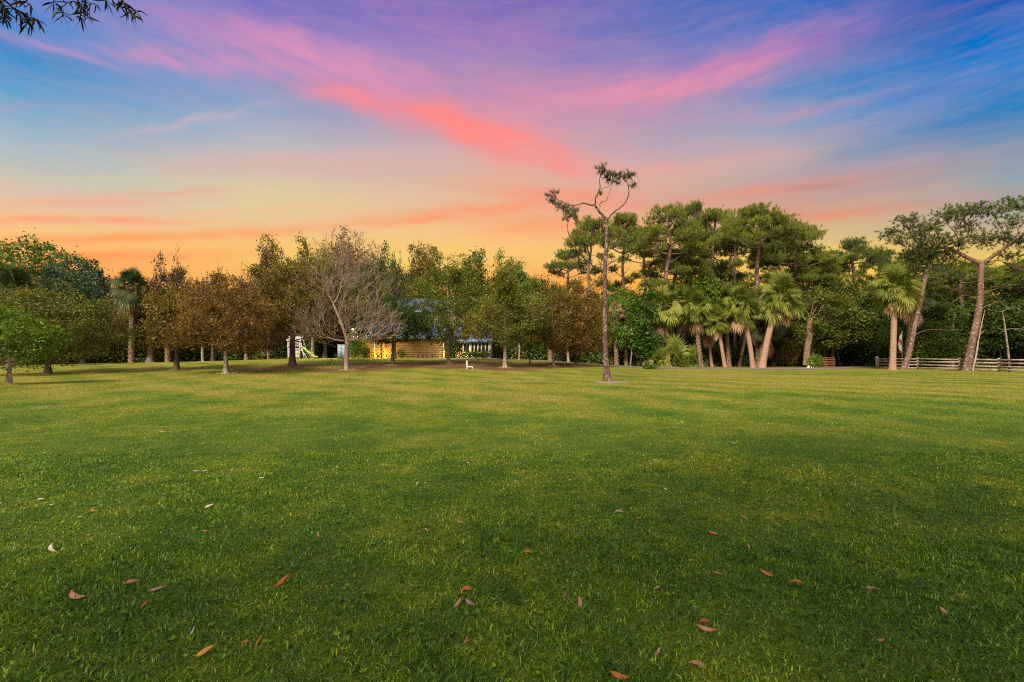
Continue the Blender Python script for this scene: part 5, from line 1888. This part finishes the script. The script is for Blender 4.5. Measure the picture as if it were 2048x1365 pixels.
def board_fence(name, pts, h, rails, label, material, post=.14, start_big=True):
    t = empty(name, (0, 0, 0), label, 'fence')
    zz_ = [float(gz(x, y)) for x, y in pts]
    for k, ((x, y), z) in enumerate(zip(pts, zz_)):
        b = MB()
        w = post * (1.5 if (k == 0 and start_big) else 1)
        b.beam((x, y, z - .1), (x, y, z + h * (1.12 if k == 0 and start_big else 1.02)), w, w)
        b.obj('post', material, t)
    r = np.random.default_rng(5)
    for k in range(len(pts) - 1):
        (x0, y0), (x1, y1) = pts[k], pts[k + 1]
        nrm_ = Vector((y1 - y0, -(x1 - x0), 0)).normalized() * (post / 2 + .02)
        if nrm_.y > 0:
            nrm_ = -nrm_
        for q in range(rails):
            zq = h * (q + .55) / rails
            j0, j1 = r.normal() * .02, r.normal() * .02
            b = MB()
            e = .004 if k % 2 else .012
            b.beam((x0 + nrm_.x * (1 + e), y0 + nrm_.y * (1 + e), zz_[k] + zq + j0), (x1 + nrm_.x, y1 + nrm_.y, zz_[k + 1] + zq + j1), .03, .15)
            b.obj('rail', material, t)
    return t


fp = [(42.6, 57.2), (43.8, 52.9), (44.9, 49.2), (45.9, 46.2), (46.8, 43.4), (47.7, 40.6)]
board_fence('board_fence', fp, 1.28, 4, 'weathered four rail board fence running off the right edge', m_fw)
m_dkw = plain('dark_stained_wood', (.05, .045, .045), (.085, .075, .07), .8, 5)
g0, g1 = onground(1553, 69), onground(1582, 69)
t = empty('field_gate', (g0.x, g0.y, g0.z), 'dark slatted gate in the shade beyond the leaning palm', 'gate')
wd = g1.x - g0.x
for k in range(5):
    b = MB()
    b.box(0.1, wd, -.02, .02, .3 + k * .26, .42 + k * .26)
    b.obj('slat', m_dkw, t)
for x in (0, wd + .1):
    b = MB()
    b.box(x - .09, x + .09, -.09, .09, -.1, 1.75)
    b.obj('post', m_dkw, t)
b = MB()
b.beam((.1, -.03, .35), (wd, -.03, 1.45), .03, .1)
b.obj('brace', m_dkw, t)

# red brown log pile: one stack of sticks and split rails
m_red = plain('red_brown_rails', (.17, .062, .035), (.19, .07, .035), .85, 7, bstr=.6)
p = onground(1652, 61.2)
t = empty('log_rack', p, 'red brown rustic rack of crossed split rails beside the driveway end', 'log rack')
r = np.random.default_rng(9)
for x in (-.9, 0, .9):
    b = MB()
    b.path([(x, 0, -.05), (x + .02, 0, .6), (x - .02, 0, 1.3)], [.09, .08, .075], 8)
    b.obj('post', m_red, t, True)
for k in range(6):
    for y in (-.11, .11):
        b = MB()
        z = .14 + k * .21 + r.normal() * .01
        b.path([(-1.1 + r.normal() * .06, y, z), (0, y + .02, z + .02), (1.1 + r.normal() * .06, y, z - .01)], [.055, .06, .05], 7)
        b.obj('rail', m_red, t, True)

# limp flag on a pole by the leaning pine
p = onground(1804, 54.5)
t = empty('flag', (p.x, p.y, p.z), 'limp red and white flag on a thin pole beside the leaning pine trunk', 'flag')
m_pole = plain('flagpole_metal', (.35, .35, .36), None, .4, 3, metal=.5)
b = MB()
b.path([(0, 0, -.05), (0, 0, 2), (0, 0, 4.25)], [.03, .028, .022], 8)
b.obj('pole', m_pole, t, True)
m_flag, N, out = mat('flag_cloth')
tc = N.n('ShaderNodeTexCoord')
se = N.n('ShaderNodeSeparateXYZ')
N.t.links.new(tc.outputs['Object'], se.inputs[0])
w = N.m('ADD', se.outputs[2], N.m('MULTIPLY', se.outputs[0], 1.6))
st = N.m('SINE', N.m('MULTIPLY', w, 5.2))
principled(N, out, N.mix(N.rng(st, .25, .45), (.62, .58, .56, 1), (.42, .05, .05, 1)), .85, .1)
b = MB()
nu, nv = 15, 22
v = []
for j in range(nv):
    z = 4.1 - 2.1 * j / (nv - 1)
    wj = .10 + .16 * math.sin(math.pi * (j / (nv - 1)) ** .8) + .1 * j / nv
    for i in range(nu):
        q = i / (nu - 1)
        v.append((-.03 - wj * q, .07 * math.sin(q * 13 + j * .15) * (.4 + q), z - .25 * q))
v2 = [(x, y + .006, z) for x, y, z in v]
f = []
for j in range(nv - 1):
    for i in range(nu - 1):
        a = j * nu + i
        f.append((a, a + 1, a + nu + 1, a + nu))
        f.append((a + nu * nv, a + nu + nu * nv, a + nu + 1 + nu * nv, a + 1 + nu * nv))
b.add(v + v2, f)
b.obj('cloth', m_flag, t, True)


# ------------------------------------------------------------------ fallen leaves, each one its own thing
def leaf_colour(name, c):
    m, N, out = mat(name)
    tc = N.n('ShaderNodeTexCoord')
    n1 = N.noise(tc.outputs['Object'], 40, 4, .6)
    principled(N, out, N.mix(N.rng(n1, .35, .65), c + (1,), tuple(q * .6 for q in c) + (1,)), .6, .3, n1, .3, bdist=.002)
    return m


FL = {'pink': leaf_colour('fallen_leaf_pink', (.36, .17, .115)), 'orange': leaf_colour('fallen_leaf_orange', (.36, .11, .025)), 'red': leaf_colour('fallen_leaf_red', (.33, .07, .028)),
      'brown': leaf_colour('fallen_leaf_brown', (.26, .11, .06)), 'mauve': leaf_colour('fallen_leaf_mauve', (.25, .135, .115)), 'pale': leaf_colour('fallen_leaf_pale', (.46, .40, .32)),
      'grey': leaf_colour('fallen_leaf_grey', (.28, .31, .33)), 'yellow': leaf_colour('fallen_leaf_yellow', (.45, .21, .03))}


def sickle(l, w, curve, cup, r, n=10):
    """sickle-shaped gum leaf, thin but solid, arched off the ground"""
    b = MB()
    top, bot = [], []
    for k in range(n + 1):
        q = k / n
        a = (q - .5) * curve
        R_ = l / max(curve, .01)
        cx, cy = R_ * math.sin(a), R_ * (1 - math.cos(a))
        tx, ty = -math.sin(a), math.cos(a)
        hw = w / 2 * math.sin(math.pi * min(1, q * 1.04 + .01)) ** .75 * (1.15 - .35 * q) + .0006
        z = cup * math.sin(math.pi * q) * l
        for s in (-1, 0, 1):
            top.append((cx + tx * hw * s, cy + ty * hw * s, z + (abs(s) * .18) * w + .0012))
            bot.append((cx + tx * hw * s, cy + ty * hw * s, z + (abs(s) * .18) * w))
    m = len(top)
    f = []
    for k in range(n):
        for s in range(2):
            a = k * 3 + s
            f.append((a, a + 1, a + 4, a + 3))
            f.append((m + a, m + a + 3, m + a + 4, m + a + 1))
        a = k * 3
        f.append((a, a + 3, m + a + 3, m + a))
        f.append((a + 2, m + a + 2, m + a + 5, a + 5))
    b.add(top + bot, f)
    return b


# px, py, apparent length px, colour, turn (deg, 0 = lying across the picture), curve, label
LEAVES = [
    (152, 1214, 48, 'pink', -15, 1.5, 'large curled pink leaf near the bottom left corner'),
    (291, 1228, 24, 'orange', 70, 1.2, 'short orange leaf right of the large curled pink leaf'),
    (566, 1175, 48, 'red', 50, .5, 'long red orange leaf pointing up to the right, left of centre'),
    (585, 1143, 14, 'mauve', 100, .6, 'tiny mauve leaf just above the long red orange leaf'),
    (265, 1180, 36, 'brown', 12, .4, 'thin brown leaf lying flat above the short orange leaf'),
    (316, 1191, 38, 'mauve', 22, .6, 'very thin stick-like mauve leaf left of centre'),
    (386, 1283, 22, 'grey', 80, 1.3, 'upright blue grey leaf standing in the grass at lower left'),
    (517, 1290, 26, 'orange', 85, .5, 'orange leaf stub right of the blue grey leaf'),
    (412, 1334, 44, 'yellow', 40, .6, 'bright orange yellow leaf close to the bottom edge at left'),
    (492, 1290, 18, 'brown', 10, .6, 'dull brown leaf between the blue grey leaf and the orange stub'),
    (636, 1073, 18, 'pink', -60, 1.3, 'small peach leaf left of centre in mid foreground'),
    (854, 1067, 20, 'pink', -50, 1.6, 'small hooked pink leaf, the left one of the centre pair'),
    (921, 1054, 22, 'pink', -8, 1.0, 'flat pink leaf, the right one of the centre pair'),
    (1236, 1030, 27, 'pink', 4, .9, 'long pale pink leaf right of centre in the mid foreground'),
    (1279, 1043, 16, 'orange', 15, 1.2, 'small orange leaf just right of the long pale pink leaf'),
    (1054, 1116, 26, 'orange', 2, 1.4, 'arched orange leaf near the centre of the foreground'),
    (917, 1127, 20, 'brown', 48, .7, 'brown pink leaf slanting up left of the arched orange leaf'),
    (932, 1189, 30, 'orange', 10, 1.4, 'arched orange leaf above the crossed pair'),
    (916, 1228, 30, 'pink', 52, 1.0, 'pink leaf of the crossed pair below the arched orange leaf'),
    (940, 1219, 32, 'mauve', -28, 1.1, 'mauve leaf crossing the pink one near the bottom centre'),
    (1160, 1227, 34, 'pink', 88, .8, 'upright pink crescent leaf right of the crossed pair'),
    (1129, 1200, 20, 'brown', 45, .7, 'small brown leaf up left of the upright pink crescent'),
    (1315, 1190, 20, 'mauve', 30, .9, 'pointed mauve leaf right of the upright pink crescent'),
    (1289, 1197, 12, 'brown', 60, .8, 'tiny brown leaf left of the pointed mauve leaf'),
    (1427, 1078, 24, 'orange', -18, .8, 'slanting orange leaf right of centre, below the small pale leaf'),
    (1491, 1044, 20, 'pink', -30, .7, 'small pale pink leaf slanting down in the right mid foreground'),
    (1497, 1098, 16, 'pink', 92, .3, 'short upright pink leaf below the small pale pink one'),
    (1435, 1160, 26, 'brown', -20, .7, 'dark orange brown leaf left of the two long orange leaves'),
    (1534, 1162, 32, 'orange', -25, .8, 'slim orange leaf, the left one of two long orange leaves'),
    (1593, 1175, 42, 'orange', -12, 1.3, 'broad arched orange leaf, the right one of two long orange leaves'),
    (1639, 1109, 12, 'mauve', -60, .8, 'tiny mauve leaf above the broad arched orange leaf'),
    (1741, 1183, 24, 'mauve', 2, .5, 'thin pale mauve leaf lying flat in the right foreground'),
    (1886, 1238, 24, 'pink', -55, .9, 'pale pink leaf near the right edge in the foreground'),
    (1920, 1204, 16, 'red', 10, 1.0, 'small red orange leaf up right of the pale pink leaf'),
    (1406, 1265, 28, 'red', 0, 1.4, 'arched red leaf over the large pink crescent'),
    (1414, 1277, 46, 'pink', -14, 1.0, 'large pink crescent leaf under the arched red leaf'),
    (1396, 1356, 44, 'pink', -25, 1.2, 'large pink leaf cut by the bottom edge right of centre'),
    (1240, 1359, 44, 'orange', -14, .8, 'long orange leaf cut by the bottom edge near the centre'),
    (932, 1302, 20, 'brown', 60, 1.0, 'stubby brown leaf close to the bottom centre'),
    (1315, 1224, 12, 'brown', 80, .8, 'tiny brown leaf standing under the pointed mauve leaf'),
    (1315, 1330, 24, 'pink', 52, .7, 'narrow pink leaf above the bottom edge right of centre'),
    (1762, 1296, 20, 'brown', 10, .9, 'brown leaf low in the right foreground'),
    (186, 1026, 18, 'orange', -20, 1.2, 'small peach orange leaf at left in the mid foreground'),
    (104, 1017, 12, 'pale', 20, 1.2, 'tiny white leaf left of the peach orange one'),
    (160, 1041, 12, 'grey', 20, .8, 'tiny grey white leaf below the peach orange one'),
    (82, 1003, 18, 'pale', 0, .6, 'flat white leaf fleck above the tiny white leaf'),
    (419, 1023, 24, 'pale', 30, .9, 'pale forked leaf left of centre in the mid foreground'),
    (411, 1069, 16, 'orange', -5, 1.0, 'small orange leaf below the pale forked leaf'),
    (105, 1112, 34, 'pale', -40, 1.2, 'thin white curved leaf at left below the tiny flecks'),
    (393, 948, 22, 'mauve', 0, .8, 'left leaf of a pale brown pair further back at left'),
    (411, 947, 20, 'pink', 8, .9, 'right leaf of a pale brown pair further back at left'),
    (523, 962, 14, 'pale', 0, 1.0, 'small white leaf right of the pale brown pair'),
    (325, 866, 14, 'pink', 0, .6, 'distant tan leaf fleck at left in the middle of the lawn'),
    (715, 836, 9, 'pink', 0, 1.2, 'farthest pink leaf left of centre in the middle of the lawn'),
    (835, 970, 10, 'pale', 60, .8, 'tiny pale leaf left of centre above the centre pair'),
    (936, 932, 9, 'pale', -20, .8, 'tiny pale leaf near the centre of the lawn'),
    (852, 971, 9, 'grey', -20, .8, 'tiny grey leaf beside the tiny pale one above the centre pair'),
    (1140, 966, 14, 'pink', 10, .9, 'small tan leaf above the long pale pink leaf'),
    (1167, 923, 10, 'orange', 10, 1.0, 'tiny orange leaf in the middle of the lawn right of centre'),
    (1331, 983, 11, 'pale', -40, 1.3, 'small white curled leaf right of the small tan leaf'),
    (1468, 890, 12, 'pale', -8, .8, 'distant pale leaf right of centre in the middle of the lawn'),
    (2026, 1016, 12, 'orange', 10, .9, 'small tan orange leaf at the right edge'),
]
r = np.random.default_rng(77)
for (px, py, l, cname, deg, cv, lab) in LEAVES:
    p = foot(px, py)
    s = math.hypot(p.y, CZ) / F
    # length as seen; a leaf turned away from the viewer is foreshortened
    ll = l * s * .80
    b = sickle(ll, ll * r.uniform(.13, .26), cv * r.uniform(1, 1.3), r.uniform(.04, .22), r)
    o = b.obj('fallen_leaf', FL[cname], smooth=True)
    o.location = (p.x, p.y, p.z + .014)
    if lab.startswith(('arched', 'broad arched', 'small hooked', 'long pale pink', 'flat pink', 'large pink leaf cut')):
        deg += 180
    tilt = R(r.uniform(32, 66))
    o.rotation_euler = (Matrix.Rotation(tilt, 3, 'X') @ Matrix.Rotation(R(deg), 3, 'Z')).to_euler()
    tag(o, lab, 'leaf', 'fallen gum leaves on the lawn')

# ------------------------------------------------------------------ gum tree over the viewer, its twig ends hang into the top left corner
g = empty('gum_tree', (-6.5, -3.5, 0), 'dark drooping gum branches with sickle leaves hanging into the top left corner', 'tree')
go_ = np.array([-6.5, -3.5, 0])
r = np.random.default_rng(90)
T = [np.array([.15 * math.sin(z), .1 * math.sin(z * .8), z]) for z in np.linspace(-.1, 8.5, 16)]
Ct = []
while len(Ct) < 420:
    p = r.normal(size=3) * [4.6, 2.6, 1.9] + [6.0, -2.2, 9.8]  # unseen crown, placed behind the viewer to shade the near lawn
    w = p + go_
    if w[2] < 6.2 or w[1] > (w[2] - CZ) / .80 - 1.6 or w[1] < -13:
        continue
    Ct.append(p)
Ct = np.array(Ct)
A, par, tips = skeleton(Ct, T, r)
wb = MB()
wood(wb, A, par, len(T), .012, .32)
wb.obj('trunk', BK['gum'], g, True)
tp = A[tips]
idx = np.repeat(np.arange(len(tp)), 85)
LC = tp[idx] + r.normal(size=(len(idx), 3)) * [.5, .5, .42]
c = MB()
W_ = LC + go_
LC = LC[W_[:, 1] < (W_[:, 2] - CZ) / .78 - .5]
v, f = leafquads(LC, .17, aspect=.35, r=r)
c.add(v, f, np.repeat(r.random(len(LC)), 4))
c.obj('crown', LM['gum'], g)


def hang_leaf(mb, p, d, l, w, bendv, r, n=6):
    """a hanging sickle leaf as a folded ribbon with thickness"""
    d = unit(np.array(d))
    s = unit(np.cross(d, r.normal(size=3)))
    ctr = []
    q = np.array(p, float)
    dd = d.copy()
    for k in range(n + 1):
        ctr.append(q.copy())
        dd = unit(dd + bendv / n)
        q = q + dd * l / n
    ctr = np.array(ctr)
    ww = w / 2 * np.sin(np.pi * np.clip(np.linspace(.04, 1.0, n + 1), 0, 1)) ** .8
    s2 = np.cross(s, d) * .15
    a, b_, c_ = ctr - s * ww[:, None], ctr + s2 * ww[:, None] * 2, ctr + s * ww[:, None]
    v = np.stack([a, b_, c_], 1).reshape(-1, 3)
    f = []
    for k in range(n):
        for j in range(2):
            i0 = k * 3 + j
            f.append((i0, i0 + 1, i0 + 4, i0 + 3))
    mb.add(v, f, r.random())


r = np.random.default_rng(91)


def gl_(px, py, Yd):
    p = at(px, py, Yd)
    return np.array([p.x, p.y, p.z]) - go_


SPRAYS = [
    ('left', [(-160, -330, 2.3), (-60, -120, 3.6), (-10, -20, 4.1), (20, 10, 4.2), (42, 32, 4.2), (60, 52, 4.2)], [[(5, -10, 4.1), (8, 20, 4.1), (10, 35, 4.1)], [(25, 0, 4.2), (45, 5, 4.25), (60, 8, 4.3)], [(30, 18, 4.2), (45, 25, 4.2), (68, 36, 4.2), (78, 44, 4.2)], [(-5, -5, 4.2), (0, 8, 4.2), (5, 18, 4.1)]], 64),
    ('middle', [(20, -330, 2.6), (100, -140, 3.9), (130, -40, 4.5), (150, -8, 4.6), (162, 14, 4.6), (160, 34, 4.6)], [[(130, -40, 4.5), (112, -10, 4.5), (106, 8, 4.5)], [(150, -6, 4.6), (172, 4, 4.65), (190, 8, 4.7)], [(155, 6, 4.6), (140, 4, 4.6), (122, 18, 4.6), (128, 32, 4.6)], [(160, 12, 4.6), (172, 22, 4.6), (176, 36, 4.6)]], 60),
    ('right', [(120, -330, 2.9), (200, -150, 4.2), (225, -40, 4.9), (238, -8, 5.0), (252, 10, 5.0), (262, 28, 5.0)], [[(225, -40, 4.9), (215, -8, 5), (210, 4, 5)], [(250, 6, 5), (262, 14, 5.05), (274, 24, 5.1)], [(238, -4, 5), (236, 10, 5)]], 36),
]
for nm, main, subs, nleaf in SPRAYS:
    b = MB()
    S = smooth_path([gl_(*q) for q in main], 6)
    b.path(S, np.linspace(.018, .003, len(S)), 6)
    allp = [np.array(S[int(len(S) * .62):])]
    for sb in subs:
        Q = smooth_path([gl_(*q) for q in sb], 5)
        b.path(Q, np.linspace(.0045, .0018, len(Q)), 5)
        allp.append(np.array(Q[2:]))
    # long limb joining the spray to the tree
    S0 = np.array(S[0])
    k = np.argmin(np.linalg.norm(A - S0, axis=1))
    mid = (A[k] + S0) / 2 + [0, 0, .2]
    Q = smooth_path([A[k], mid, S0], 6)
    b.path(Q, np.linspace(.035, .018, len(Q)), 6)
    br = b.obj('branch', BK['gum'], g, True)
    ap = np.concatenate(allp)
    c = MB()
    for q in range(int(nleaf * 1.45)):
        p = ap[r.integers(0, len(ap))]
        d0 = unit(r.normal(size=3) * [1, .7, .5] + [.25, 0, -.35])
        l = r.uniform(.07, .145)
        hang_leaf(c, p, d0, l, l * r.uniform(.10, .17), np.array([0, 0, -1.6]) + r.normal(size=3) * .9, r)
    for q in range(nleaf // 6):   # gum nuts in small knots
        p = ap[r.integers(0, len(ap))] + r.normal(size=3) * .01
        c.tubes([p], [p + np.array([0, 0, -.018])], [.006], [.009], 5)
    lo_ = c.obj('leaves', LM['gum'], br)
